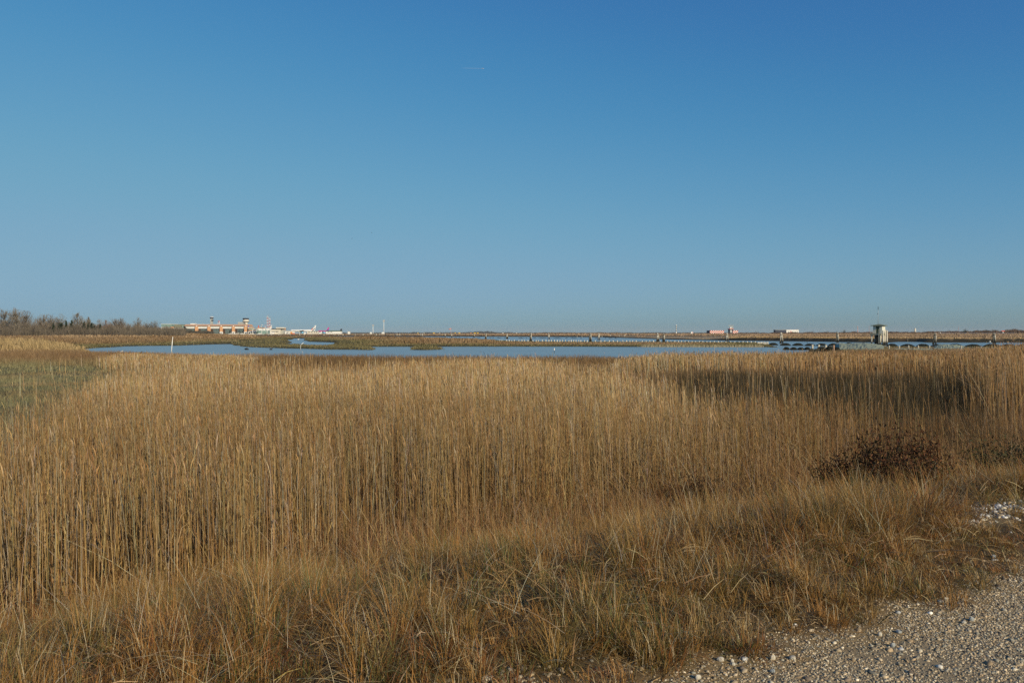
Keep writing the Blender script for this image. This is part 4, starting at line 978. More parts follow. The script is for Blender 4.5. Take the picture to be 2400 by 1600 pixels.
for px, py, D, lb in [(825, 559, 160, 'lower dark bird flying high over the airport'), (871, 545.5, 170, 'upper dark bird flying high over the airport')]:
    p = at(px, D, HC + (HY-py)*D/F); t = thing('flying_bird', lb, 'bird', p, .5, 'birds in the sky'); t.scale = (.38,)*3
    MB().lathe([(.01, -.25), (.06, -.15), (.08, .0), (.05, .15), (.02, .25)], 8, (0, 0, 0), 'x').build('body', M_DUCK, t, True)
    for s_ in (-1, 1): MB().prism([(-.10, 0), (.10, 0), (.06, .03), (-.10, .02)], 0, .001).add([(-.1, 0, 0), (.1, 0, 0), (.02, s_*.55, .16), (-.1, s_*.5, .15), (-.1, 0, .02), (.1, 0, .02), (.02, s_*.55, .175), (-.1, s_*.5, .165)], [(0,1,2,3), (4,7,6,5), (0,4,5,1), (1,5,6,2), (2,6,7,3), (3,7,4,0)]).build('wing', M_DUCK, t)

# ------------------------------------------------------------------ the hut on stilts
M_WALL = mat('whitewashed_wall', (0.66, 0.66, 0.58), (0.50, 0.50, 0.42), scale=2.5, rough=0.85, bump=0.2)
M_CONC = mat_tide('mossy_concrete', (0.62, 0.58, 0.48), (0.42, 0.40, 0.30), (0.02, 0.022, 0.015), 0.85, 4)
M_SLAB = mat('platform_slab', (0.34, 0.33, 0.25), (0.20, 0.20, 0.15), scale=3, rough=0.9)
M_ROOF = mat('grey_green_roofing', (0.17, 0.19, 0.13), (0.11, 0.13, 0.09), scale=3, rough=0.8)
M_DOOR = mat('dark_green_door', (0.045, 0.07, 0.04), (0.03, 0.05, 0.03), scale=3, rough=0.6)
M_RAIL = mat('railing_paint', (0.55, 0.56, 0.50), scale=8, rough=0.6)
M_BLACK = mat('tarred_timber', (0.020, 0.022, 0.017), scale=5, rough=0.9, bump=0.5)
ph = at(2060.5, 200); hut = thing('stilt_hut', 'small white hut on concrete stilts in the channel with flagpole-like aerial', 'hut', (ph.x, ph.y, 0), math.radians(-41.7))
w2, d2 = 1.08, 1.2
wl = MB(); wl.box(-w2, -.38, -d2, -d2+.12, 3.0, 4.86); wl.box(.42, w2, -d2, -d2+.12, 3.0, 4.86); wl.box(-.38, .42, -d2, -d2+.12, 4.78, 4.86)
wl.box(w2-.12, w2, -d2+.12, d2, 3.0, 4.86); wl.box(-w2, -w2+.12, -d2+.12, d2, 3.0, 4.86); wl.box(-w2+.12, w2-.12, d2-.12, d2, 3.0, 4.86); wl.build('wall', M_WALL, hut)
dr = MB().box(-.38, .42, -d2+.03, -d2+.07, 3.02, 4.78).build('door', M_DOOR, hut); MB().box(.28, .34, -d2-.03, -d2+.03, 3.8, 3.95).build('handle', M_RAIL, dr)
rf = MB(); e = .48; x, y = w2+e, d2+e
rf.add([(-x,-y,4.86),(x,-y,4.86),(x,y,4.86),(-x,y,4.86),(-x,-y,4.98),(x,-y,4.98),(x,y,4.98),(-x,y,4.98),(0,0,5.36)], [(0,3,2,1),(0,1,5,4),(1,2,6,5),(2,3,7,6),(3,0,4,7),(4,5,8),(5,6,8),(6,7,8),(7,4,8)]); rf.build('roof', M_ROOF, hut)
MB().box(-w2-.45, w2+.05, -d2-.75, d2+.05, 2.55, 2.98).build('platform', M_SLAB, hut)
for lx, ly in [(-1.25, -1.7), (.85, -1.7), (-1.25, .9), (.9, .9)]: MB().rod((lx, ly, -1.2), (lx, ly, 2.55), .17, .17, 10).build('leg', M_CONC, hut, True)
MB().box(-.55, .40, -1.35, .1, -1.0, 2.54).build('core', M_BLACK, hut)
rl = MB()
for lx in (-1.45, -.95): rl.rod((lx, -1.9, 2.98), (lx, -1.9, 3.95), .025, n=6)
for lx in (.45, 1.05): rl.rod((lx, -1.9, 2.98), (lx, -1.9, 3.95), .025, n=6)
for z_ in (3.3, 3.6, 3.95):
    rl.rod((-1.45, -1.9, z_), (-.42, -1.9, z_), .022, n=6); rl.rod((.45, -1.9, z_), (1.05, -1.9, z_), .022, n=6); rl.rod((-1.48, -1.88, z_), (-1.48, -1.2, z_), .022, n=6)
rl.build('railing', M_RAIL, hut)
ld = MB(); ld.rod((.50, -2.02, 0), (.50, -2.02, 3.1), .03, n=6); ld.rod((.85, -2.02, 0), (.85, -2.02, 3.1), .03, n=6)
for k in range(9): ld.rod((.50, -2.02, .3+k*.3), (.85, -2.02, .3+k*.3), .02, n=6)
ld.build('ladder', M_RAIL, hut)
ms = MB(); ms.rod((-.25, .0, 5.3), (-.25, 0, 9.6), .045, .025, 7); mo = ms.build('aerial', M_GREYP, hut, True)
MB().box(-.29, -.21, -.05, .05, 8.9, 9.75).box(-.42, -.36, -.03, .03, 7.7, 8.0).rod((-.25, 0, 9.3), (.05, 0, 9.3), .02, n=5).rod((-.25, 0, 7.85), (-.40, 0, 7.85), .015, n=5).build('antenna_head', M_BLACK, mo)
for i, (px, D, h, dk) in enumerate([(2069.7, 197, 3.75, 0), (2074.8, 200, 3.9, 1), (2079.0, 199, 3.75, 1)]):
    p = at(px, D); t = MB().lathe([(.19, -1.2), (.19, 0), (.17, h-.1), (.10, h)], 10).build('mooring_pile', M_PILE if not dk else M_PILE, None, True, (p.x, p.y, 0))
    tag(t, ['tall round pile against the right wall of the hut', 'middle one of three tall piles right of the hut', 'outermost of three tall piles right of the hut'][i], 'pile', 'tall piles beside the hut')
# pale pipeline across the far right bank
pl = thing('pipeline', 'long pale pipe lying along the far bank at the right', 'pipe', at(2290, 560, 0)); c0 = at(2290, 560)
mb = MB(); P0 = at(2200, 610); P1 = at(2384, 505); prev = None
for k in range(13):
    q = P0.lerp(P1, k/12); q = Vector((q.x-c0.x, q.y-c0.y, gz(q.x, q.y) + 1.15 - .2*k/12))
    if prev is not None: mb.rod(prev, q, .22, n=8, cap=False)
    prev = q
mb.build('pipe', M_WHITE, pl, True)
for k in range(0, 13, 2):
    q = P0.lerp(P1, k/12); MB().box(-.15, .15, -.15, .15, 0, 1.1).build('support', M_SLAB, pl, False, (q.x-c0.x, q.y-c0.y, gz(q.x, q.y)-.1))
# ------------------------------------------------------------------ airport
M_BRICK = mat('orange_brick', (0.68, 0.37, 0.18), (0.58, 0.30, 0.14), scale=0.6, rough=0.85)
M_TILE = mat('terracotta_roof', (0.60, 0.37, 0.23), (0.52, 0.30, 0.18), scale=0.4, rough=0.8)
M_WCL = mat('white_cladding', (0.78, 0.77, 0.73), (0.68, 0.67, 0.62), scale=0.3, rough=0.6)
M_CREAM = mat('cream_render', (0.66, 0.62, 0.52), (0.55, 0.51, 0.42), scale=0.4, rough=0.8)
M_GREYC = mat('grey_concrete', (0.42, 0.42, 0.38), (0.32, 0.32, 0.29), scale=0.5, rough=0.85)
M_OLIVE = mat('olive_cladding', (0.22, 0.22, 0.15), (0.17, 0.17, 0.12), scale=0.4, rough=0.7)
M_GLASS = mat('green_tinted_glass', (0.10, 0.15, 0.13), (0.05, 0.08, 0.075), scale=0.35, rough=0.15, spec=0.6)
M_GLASSG = mat('pale_green_glass', (0.25, 0.36, 0.31), (0.17, 0.26, 0.23), scale=0.3, rough=0.25, spec=0.6)
M_DGLASS = mat('dark_blue_glass', (0.02, 0.03, 0.06), (0.012, 0.018, 0.035), scale=0.6, rough=0.15, spec=0.6)
M_DBROWN = mat('dark_brown_panel', (0.06, 0.035, 0.02), scale=0.8, rough=0.9)
M_RED = mat('signal_red', (0.58, 0.075, 0.035), (0.50, 0.06, 0.03), scale=0.8, rough=0.6)
M_ORA = mat('orange_paint', (0.72, 0.28, 0.06), scale=0.8, rough=0.5)
M_YEL = mat('yellow_paint', (0.80, 0.50, 0.03), scale=0.8, rough=0.5)
M_PINK = mat('magenta_paint', (0.66, 0.05, 0.30), scale=0.8, rough=0.4)
M_BLUE = mat('blue_paint', (0.05, 0.07, 0.42), scale=0.8, rough=0.4)
M_LBLUE = mat('light_blue_paint', (0.20, 0.50, 0.70), scale=0.8, rough=0.4)
M_NAVY = mat('navy_cladding_and_shade', (0.035, 0.045, 0.075), (0.025, 0.03, 0.05), scale=0.5, rough=0.6)
M_BLK = mat('black_paint_and_shade', (0.02, 0.02, 0.022), scale=0.8, rough=0.5)
M_GRN = mat('dark_green_paint', (0.02, 0.09, 0.045), scale=0.8, rough=0.5)
M_FUS = mat('white_aircraft_paint', (0.82, 0.82, 0.80), (0.76, 0.76, 0.74), scale=0.2, rough=0.3)
M_STEEL = mat('galvanised_steel', (0.40, 0.41, 0.41), scale=2, rough=0.5)
class Site:
    """a building plot: metres across and up from rows and columns of the view at its distance"""
    def __init__(s, name, label, cat, pxc, D, group=None):
        s.pxc, s.D, s.k = pxc, D, D/F; p = at(pxc, D); s.z0 = gz(p.x, p.y)
        s.root = thing(name, label, cat, (p.x, p.y, s.z0), 0, group)
    def x(s, px): return (px - s.pxc)*s.k
    def z(s, py): return HC + (HY - py)*s.k - s.z0
    def box(s, name, m, px0, px1, py0, py1, y0, y1, parent=None):
        zb = s.z(py1) if py1 is not None else -.3
        return MB().box(s.x(px0), s.x(px1), y0, y1, zb, s.z(py0)).build(name, m, parent or s.root)
D = 1200
T = Site('terminal_building', 'long airport terminal with terracotta roof, white band and orange brick piers', 'building', 505, D)
T.box('glass_front', M_GLASS, 434, 577, 769.8, None, 0, 30)
T.box('white_band', M_WCL, 435.5, 577, 765.8, 769.8, -1.6, 29)
T.box('green_band', M_GLASSG, 436, 577, 764.0, 765.8, -.8, 29)
MB().add([(T.x(432.5), -2.2, T.z(764)), (T.x(578), -2.2, T.z(764)), (T.x(578), 32, T.z(764)), (T.x(436), 32, T.z(764)), (T.x(431), 6, T.z(759.8)), (T.x(578), 6, T.z(759.8)), (T.x(578), 24, T.z(759.8)), (T.x(434), 24, T.z(759.8))],
         [(0,3,2,1),(0,1,5,4),(1,2,6,5),(2,3,7,6),(3,0,4,7),(4,5,6,7)]).build('roof', M_TILE, T.root)
for i, (a, b) in enumerate([(459, 465.3), (488, 494.2), (517, 522.6), (545.4, 551.2), (574, 580.5)]):
    pr = T.box('brick_pier', M_BRICK, a, b, 765.0, 777.0, -3.4, 1)
    ar = MB(); ar.prism([(T.x(a), -.3), (T.x(a)+.9, -.3), (T.x(a)+1.0, T.z(779.2)), (T.x(b)-1.0, T.z(779.2)), (T.x(b)-.9, -.3), (T.x(b)+.4, -.3), (T.x(b)+.1, T.z(777)), (T.x(a)-.3, T.z(777))], -3.3, .9); ar.build('arch_base', M_WCL, T.root)
    MB().box(T.x(b)+.4, T.x(b)+3.4, -.5, .0, -.2, T.z(770)).build('dark_strip', M_DBROWN, T.root)  # dark brown strip right of each pier, standing proud of the glass
    MB().lathe([(1.1, 0), (1.1, .6), (.5, 1.1)], 8, (T.x((a+b)/2), -2.4, T.z(765))).build('pier_cap', M_WCL, T.root)
for a in (467, 496, 525, 553): 
    mu = MB()
    for k in range(7): mu.box(T.x(a)+2.6+k*1.9, T.x(a)+2.75+k*1.9, -.35, -.02, 0, T.z(770))
    mu.box(T.x(a)+2.6, T.x(a)+14.4, -.4, -.05, T.z(776.6)-.15, T.z(776.6)); mu.build('mullions', M_STEEL, T.root)
T.box('rooftop_plant', M_WCL, 437, 447, 757.6, 760.5, 14, 22); T.box('parapet_panel', M_WCL, 447.5, 469, 759.2, 760.4, 16, 22); T.box('parapet_panel', M_WCL, 473, 481, 759.3, 760.4, 16, 22); T.box('parapet_panel', M_WCL, 490, 502, 759.3, 760.4, 16, 22)
for px, tp in ((448.9, 755.2), (466.3, 756.6)): MB().rod((T.x(px), 15, T.z(760)), (T.x(px), 15, T.z(tp)), .18, n=6).build('aerial', M_STEEL, T.root)
A = Site('glazed_terminal_wing', 'terminal wing with pale green glass storey above a white band, behind bare trees', 'building', 390, D)
A.box('glass_storey', M_GLASSG, 378, 402.5, 759.6, 766.3, 0, 22); A.box('roof_edge', M_WCL, 377.4, 403, 758.9, 759.6, -.6, 22.6)
A.box('white_band', M_WCL, 378, 400.4, 766.3, 770.3, -.5, 21.5); A.box('lower_storey', M_DBROWN, 378.6, 402, 770.3, None, .3, 21)
A.box('brick_pier', M_BRICK, 400.5, 406.3, 765.5, 777, -2, 3); A.box('pier_base', M_WCL, 401.5, 405.5, 777, None, -1.7, 2.6)
B = Site('olive_block', 'squat olive-grey block with a white band left of the terminal roof', 'building', 419, D)
B.box('upper_storey', M_OLIVE, 409, 424.5, 760, 768.4, 0, 16); B.box('white_band', M_WCL, 407, 430.5, 768.4, 770.6, -.6, 16); B.box('lower_storey', M_DBROWN, 407.5, 430, 770.6, None, 0, 16); B.box('stair_box', M_GLASSG, 425, 429.5, 762.5, 768.3, 2, 10)
C_ = Site('control_tower', 'slim pale grey control tower with dark cab behind the terminal roof', 'tower', 496.2, 1420)
C_.box('shaft', M_GREYC, 493.8, 498.6, 747.0, None, -2, 2)
MB().lathe([(2.2, C_.z(747)), (3.3, C_.z(745.6)), (3.5, C_.z(743.6)), (2.9, C_.z(743.5))], 10).build('cab_glass', M_DGLASS, C_.root)
MB().lathe([(3.3, C_.z(743.5)), (3.3, C_.z(742.9)), (1.6, C_.z(742.3))], 10).build('cab_roof', M_WCL, C_.root)
C_.box('side_room', M_DGLASS, 497, 500.4, 749.6, 751.8, -3, 1)
mm = MB().rod((0, 0, C_.z(742.4)), (0, 0, C_.z(737.2)), .16, n=6)
for s_ in (-2.2, 2.2): mm.rod((s_, 0, C_.z(743)), (s_, 0, C_.z(738.6)), .12, n=5)
mm.build('aerials', M_STEEL, C_.root)
O = Site('old_control_tower', 'wide dark-capped cream control tower at the right end of the terminal', 'tower', 576.2, 1235)
MB().lathe([(2.7, -.3), (2.7, O.z(755.4)), (4.4, O.z(754.8)), (5.2, O.z(752.6)), (5.2, O.z(752))], 12).build('shaft', M_CREAM, O.root)
MB().lathe([(5.6, O.z(753.6)), (5.6, O.z(753.1))], 12).build('gallery_ring', M_BLK, O.root)  # wide black ring below the cab
MB().lathe([(5.0, O.z(752)), (4.1, O.z(750.6)), (4.2, O.z(748.9))], 12).build('cab_wall', M_CREAM, O.root)
MB().lathe([(4.3, O.z(748.9)), (4.9, O.z(746.6)), (4.7, O.z(746.5))], 12).build('cab_glass', M_DGLASS, O.root)
MB().lathe([(5.0, O.z(746.5)), (4.9, O.z(745.6)), (1.5, O.z(745.2))], 12).build('cab_roof', M_BLK, O.root)
O.box('window_strip', M_DGLASS, 573.2, 577.6, 757.4, 758.6, -2.95, -2.6)
for s_ in (-3, -1, 1.5, 3.2): MB().rod((s_, 0, O.z(745.8)), (s_, 0, O.z(744.2)), .14, n=5).build('aerial', M_STEEL, O.root)
s = Site('rooftop_block', 'plain grey block rising behind the roof left of the old tower', 'building', 563, 1290); s.box('wall', M_GREYC, 557.6, 568.5, 755.2, None, 0, 9); s.box('coping', M_WCL, 557.2, 568.9, 754.8, 755.2, -.3, 9.3)
s = Site('striped_chimney', 'short red and white twin-legged mast above the terminal roof', 'mast', 512.8, 1300)
for dx in (-1.3, 1.3): MB().rod((dx, 0, -.3), (dx, 0, s.z(753.6)), .42, n=7).build('leg', M_WCL, s.root)
MB().lathe([(1.6, s.z(753.6)), (1.7, s.z(752.6)), (1.3, s.z(752.2))], 9).build('red_head', M_RED, s.root); MB().box(-1.3, 1.3, -.2, .2, s.z(756.8), s.z(756.2)).build('crossbar', M_RED, s.root)
s = Site('annex', 'small white-framed annex with orange roofs at the right end of the terminal', 'building', 587, 1190)
s.box('upper_storey', M_GLASSG, 581, 593, 769, 773.2, 3, 12); s.box('upper_roof', M_TILE, 581, 590, 766.3, 769, 3, 12); s.box('lower_roof', M_ORA, 582, 593.6, 773.2, 774.6, 0, 12)
s.box('beam', M_WCL, 581.5, 594.5, 776.2, 778.0, -1, 0)
for px in (582, 587.5, 593.6): s.box('column', M_WCL, px-.5, px+.5, 778, None, -1, 0)
s.box('dark_wall', M_DBROWN, 582, 594, 778, None, .4, 6)
s = Site('blue_sign', 'small dark blue sign panel on a post beside the last brick pier', 'sign', 582.7, 1195); MB().rod((0, 0, -.2), (0, 0, s.z(765)), .15, n=6).build('post', M_STEEL, s.root); s.box('panel', M_BLUE, 581.2, 584.2, 762.8, 765.6, -.2, .1)
evergreen('umbrella_pine', 'round dark tree beside the white annex', 9.0, 9.5, 600.5, 1160, 0, None, (0.035, 0.055, 0.035), 77)
evergreen('garden_conifer', 'small blue-green conifer before the terminal glass, fourth bay', 6.5, 4, 539, 1150, 1, 'trees in front of the terminal', (0.035, 0.06, 0.05), 78)
evergreen('garden_tree', 'low dark tree pair-mate left in the last glass bay', 5.5, 5, 561, 1150, 0, 'trees in front of the terminal', (0.03, 0.05, 0.05), 79)
evergreen('garden_tree', 'low dark tree pair-mate right in the last glass bay', 5.5, 4.6, 569, 1150, 0, 'trees in front of the terminal', (0.03, 0.05, 0.05), 80)
evergreen('garden_tree', 'dark brown-green tree at the left end of the terminal', 9.5, 6.0, 433.5, 1120, 0, 'trees in front of the terminal', (0.05, 0.05, 0.03), 81)
for i, px in enumerate([439, 446.5]): make_tree('bare_tree', ['bare tree before the first white bay of the terminal', 'rounded bare tree before the first glass bay'][i], 'round', 8.5 - i*1.0, 7, 300+i, px, 1050, (.15, .125, .09), None, 'trees in front of the terminal')
scrub('hedge', 'dark hedge running below the terminal from the wood to the third pier', 448, 493, 1090, 1130, 700, 3.0, 4.2, (0.045, 0.048, 0.028), 'hedge', .5)
s = Site('quay_wall', 'low white quay wall in front of the terminal', 'wall', 545, 1080); s.box('wall', M_WCL, 498, 640, 783.0, None, 0, .6)
s = Site('arched_shed', 'pale green glazed shed with a white frame left of the hangar', 'building', 614, 1180)
s.box('glass', M_GLASSG, 601.5, 627, 774.5, None, 0, 12); s.box('white_upper', M_WCL, 603, 629, 769.6, 774.5, 2, 14); s.box('frame', M_WCL, 592, 602.3, 770.6, 771.8, 1, 2)
for px in (592.4, 601, 613.5, 626): s.box('column', M_WCL, px-.4, px+.4, 771.5, None, -.6, -.05)
for px in (614.5, 621): s.box('window', M_DGLASS, px, px+1.3, 770.6, 773.6, 1.9, 2.05)
s = Site('grey_hangar', 'long pale grey hangar with dark roof edge and dark windows', 'building', 644, 1230)
s.box('wall', M_CREAM, 629.4, 657.5, 770.6, None, 0, 20); s.box('roof', M_BLK, 628.6, 663, 769.8, 770.6, -1.5, 21); s.box('rooftop_shed', M_CREAM, 644, 663.5, 766.7, 769.8, 6, 16)
s.box('porch', M_WCL, 627.5, 645, 778, None, -3, -.05)
for px in (637, 640.5, 643.4, 647, 650.3): s.box('window', M_DGLASS, px, px+1.9, 776.0, 778.0, -.25, -.02)
s.box('side_wing', M_GREYC, 657.8, 664, 772.5, None, 3, 15)
def lattice(s, px, top, w, nseg, hd=True, m1=None, m2=None):
    z1 = s.z(top); x = s.x(px)
    for k in range(nseg):
        a = z1*k/nseg; b = z1*(k+1)/nseg; mb = MB()
        for (i, j) in ((-1, -1), (1, -1), (1, 1), (-1, 1)): mb.rod((x+i*w/2, j*w/2, a), (x+i*w/2, j*w/2, b), .14, n=4, cap=False)
        mb.rod((x-w/2, -w/2, a), (x+w/2, -w/2, b), .10, n=4, cap=False); mb.rod((x+w/2, w/2, a), (x-w/2, w/2, b), .10, n=4, cap=False)
        mb.rod((x-w/2, -w/2, b), (x+w/2, -w/2, b), .12, n=4, cap=False)
        mb.build('section', (m1 or M_RED) if k % 2 else (m2 or M_WCL), s.root)
    if hd: MB().box(x-w*.9, x+w*.9, -.8, .8, z1, z1+.5).rod((x, 0, z1), (x, 0, z1+2.2), .15, n=5).rod((x, 0, z1+1.8), (x+1.6, 0, z1+2.2), .3, n=5).build('head', M_STEEL, s.root)
s = Site('radar_mast', 'tall red and white lattice mast with two towers behind the hangar', 'mast', 628, 1260)
lattice(s, 627.3, 741.5, 1.9, 13); lattice(s, 632.0, 745.8, 1.5, 11); s.box('cabin', M_WCL, 629, 635.5, 764.8, 769.9, 1, 3)
s = Site('small_mast', 'short red and white mast just right of the tall lattice mast', 'mast', 636, 1270); lattice(s, 636, 761.3, 1.0, 5, False)
s = Site('mast', 'thin red-topped white mast left of the tall lattice mast', 'mast', 621.5, 1270)
MB().rod((0, 0, -.2), (0, 0, s.z(763.5)), .35, n=6).build('pole', M_WCL, s.root); MB().rod((0, 0, s.z(763.5)), (0, 0, s.z(761.3)), .35, n=6).build('tip', M_RED, s.root)
s = Site('radar_building', 'orange-roofed low building carrying a white radar antenna and a red beacon', 'building', 609, 1280)
s.box('wall', M_WCL, 602, 616.5, 769.4, None, 0, 8); s.box('roof', M_TILE, 601.6, 617, 767.2, 769.4, -.4, 8.4)
MB().lathe([(1.7, s.z(767.2)), (.5, s.z(764.5)), (.4, s.z(762))], 8, (s.x(610.6), 4, 0)).box(s.x(609.4), s.x(614.2), 3.5, 4.2, s.z(761.6), s.z(760.6)).build('radar_antenna', M_WCL, s.root)
MB().lathe([(1.0, s.z(767.2)), (.9, s.z(765)), (.35, s.z(762))], 8, (s.x(604.2), 4, 0)).build('beacon', M_RED, s.root)
def airliner(name, label, px0, px1, ytop, ybot, D, finpts, fin_m, nose_m=None, group='airliners parked at the airport', wing=True):
    s = Site(name, label, 'airplane', (px0+px1)/2, D, group)
    r = (ybot-ytop)*s.k/2; zc = s.z((ytop+ybot)/2); x0, x1 = s.x(px0), s.x(px1); L = x1-x0
    mb = MB(); prof = [(.05, x0), (r*.5, x0+.02*L), (r*.85, x0+.05*L), (r, x0+.10*L), (r, x0+.72*L), (r*.8, x0+.85*L), (r*.35, x1-.01*L), (.08, x1)]
    mb.lathe(prof, 16, (0, 0, zc), 'x'); mb.build('fuselage', nose_m or M_FUS, s.root, True)
    if wing:
        for sg in (-1, 1):
            MB().add([(x0+.38*L, sg*r*.6, zc-r*.5), (x0+.55*L, sg*r*.6, zc-r*.5), (x0+.70*L, sg*L*.44, zc+.4), (x0+.65*L, sg*L*.44, zc+.4), (x0+.38*L, sg*r*.6, zc-r*.5+.5), (x0+.55*L, sg*r*.6, zc-r*.5+.35), (x0+.70*L, sg*L*.44, zc+.55), (x0+.65*L, sg*L*.44, zc+.6)],
              [(0,1,2,3),(4,7,6,5),(0,4,5,1),(1,5,6,2),(2,6,7,3),(3,7,4,0)]).build('wing', M_GREYC, s.root)
            MB().lathe([(.6, -1.8), (1.0, -1.2), (1.0, 1.0), (.5, 2.0)], 10, (x0+.42*L, sg*L*.15, zc-r*1.1), 'x').build('engine', M_WCL, s.root)
            MB().add([(x1-.09*L, sg*.3, zc+.3), (x1-.02*L, sg*.3, zc+.3), (x1+.01*L, sg*L*.14, zc+.8), (x1-.02*L, sg*L*.14, zc+.8), (x1-.09*L, sg*.3, zc+.5), (x1-.02*L, sg*.3, zc+.5), (x1+.01*L, sg*L*.14, zc+.9), (x1-.02*L, sg*L*.14, zc+.9)],
              [(0,1,2,3),(4,7,6,5),(0,4,5,1),(1,5,6,2),(2,6,7,3),(3,7,4,0)]).build('tailplane', M_FUS, s.root)
            MB().rod((x0+.5*L, sg*r*.7, zc-r), (x0+.5*L, sg*r*.7, .5), .15, n=6).lathe([(.5, -.3), (.5, .3)], 10, (x0+.5*L, sg*r*.7, .5), 'x').build('landing_gear', M_STEEL, s.root)
        MB().rod((x0+.1*L, 0, zc-r), (x0+.1*L, 0, .4), .12, n=6).build('landing_gear', M_STEEL, s.root)
        wn = MB()
        for k in range(int(L*.62)): wn.box(x0+.12*L+k, x0+.12*L+k+.45, -r-.01, -r*.97, zc+.25, zc+.65)
        wn.build('windows', M_DGLASS, s.root)
    fin = MB().prism([(s.x(a), s.z(b)) for a, b in finpts], -.22, .22).build('tail_fin', fin_m, s.root)
    return s, fin
s, fin = airliner('large_airliner', 'long white airliner with red, green and black bands on its tail', 680, 737, 772.2, 777.2, 1230, [(728, 773.4), (739, 762.2), (741, 762.2), (738.4, 773.4)], M_FUS)
for m, pts in ((M_RED, [(728.1, 773.3), (733.2, 768.1), (733.9, 768.5), (731.6, 773.3)]), (M_GRN, [(733.2, 768.1), (737.6, 764.9), (738.9, 765.1), (733.9, 768.5)]), (M_BLK, [(732.2, 773.3), (735.0, 770.6), (739.2, 768.6), (738.8, 770.4), (735.4, 772.6)])):
    MB().prism([(s.x(a), s.z(b)) for a, b in pts], -.26, -.222).build('tail_stripe', m, fin)
s, fin = airliner('pink_airliner', 'pink-bodied airliner with pink and blue tail fin, nose hidden by low building', 744, 770, 774.6, 778.0, 1240, [(764.5, 775), (769.6, 766.6), (771.4, 766.8), (770, 775)], M_PINK, M_PINK)
MB().prism([(s.x(a), s.z(b)) for a, b in [(765.4, 774.9), (770.6, 770.2), (769.9, 774.9)]], -.26, -.222).build('tail_stripe', M_BLUE, fin)
s, fin = airliner('dark_tailed_airliner', 'airliner with dark blue T-shaped tail behind the long low pier building', 775, 800, 775, 778.0, 1260, [(796, 775.5), (798.6, 770.4), (802.4, 770.3), (800.8, 775.5)], M_NAVY)
s, fin = airliner('orange_tailed_airliner', 'airliner behind the hangar showing only a small orange tail fin', 652, 672, 774.5, 778.0, 1290, [(666, 774.6), (667.0, 767.6), (668.8, 768.6), (670.4, 774.6)], M_ORA)
s = Site('pier_building', 'long low white pier building with a dark green roof line', 'building', 781, 1210)
s.box('wall', M_WCL, 763.6, 799, 776, None, 0, 10); s.box('roof', M_GRN, 763.2, 799.5, 774.6, 776, -.6, 10.6)
for px in (768, 774.5): s.box('window', M_GREYC, px, px+4.5, 776.8, 779.2, -.3, -.05)
s = Site('low_white_building', 'low white building with a row of square dark windows below the striped tail', 'building', 730, 1180)
s.box('wall', M_CREAM, 719.5, 745, 776.2, None, 0, 8); s.box('roof', M_GREYC, 719, 745.4, 775.5, 776.2, -.4, 8.4)
for px in (723.5, 730, 736.5, 741): s.box('window', M_DGLASS, px, px+2.0, 777.4, 779.0, -.25, -.03)
s = Site('canopy', 'dark green canopy on posts in front of the long airliner', 'canopy', 702, 1170)
MB().prism([(s.x(695.5), s.z(777.2)), (s.x(697.5), s.z(776.0)), (s.x(706.5), s.z(776.0)), (s.x(708.5), s.z(777.2))], -2, 4).build('roof', M_GRN, s.root)
for px in (696.5, 702, 707.5): s.box('post', M_WCL, px-.3, px+.3, 777.2, None, -1.5, -1.1)
s = Site('warehouse', 'low white warehouse under the nose of the long airliner', 'building', 678, 1175); s.box('wall', M_WCL, 668, 688, 775.5, None, 0, 9); s.box('roof', M_GREYC, 667.6, 688.4, 774.8, 775.5, -.5, 9.5); s.box('door', M_DGLASS, 672, 677, 778, None, -.2, -.02)
s = Site('white_hut', 'small white building standing alone right of the pier building', 'building', 817.2, 1150); s.box('wall', M_WCL, 814.8, 819.8, 776.8, None, 0, 4); s.box('roof', M_GREYC, 814.4, 820.2, 776.0, 776.8, -.3, 4.3)
def vehicle(px0, px1, ytop, D, body, cab, label, kind='truck'):
    s = Site(kind, label, 'truck' if kind != 'van' else 'van', (px0+px1)/2, D, 'service vehicles on the apron'); L = (px1-px0)*s.k; h = max(1.6, s.z(ytop))
    x0, x1 = -L/2, L/2
    MB().box(x0+.28*L, x1, -1.1, 1.1, .7, h).build('cargo_body', body, s.root)
    MB().prism([(x0, .6), (x0+.26*L, .6), (x0+.26*L, h*.9), (x0+.08*L, h*.9), (x0, h*.55)], -1.05, 1.05).build('cab', cab, s.root)
    MB().box(x0+.03*L, x0+.2*L, -1.09, -1.051, h*.55, h*.8).build('window', M_DGLASS, s.root)
    for a in (.15, .75): MB().rod((x0+a*L, -1.15, .45), (x0+a*L, 1.15, .45), .45, n=12).build('wheel', M_BLK, s.root)
vehicle(679.5, 685, 777.6, 1150, M_ORA, M_WCL, 'orange box truck under the long airliner')
vehicle(683, 691, 780.6, 1120, M_RED, M_ORA, 'low orange-red truck in front of the orange box truck')
vehicle(673, 678.5, 779.5, 1140, M_WCL, M_WCL, 'white van left of the orange box truck', 'van')
vehicle(711.5, 717, 778.5, 1150, M_WCL, M_WCL, 'white van right of the first light blue tank', 'van')
vehicle(747, 754, 779, 1150, M_WCL, M_WCL, 'white van right of the low white building', 'van')
vehicle(604, 612, 781, 1100, M_WCL, M_WCL, 'white van parked before the glazed shed', 'van')
vehicle(471.5, 477.5, 778.5, 1130, M_RED, M_RED, 'red truck behind the hedge between first and second brick piers')
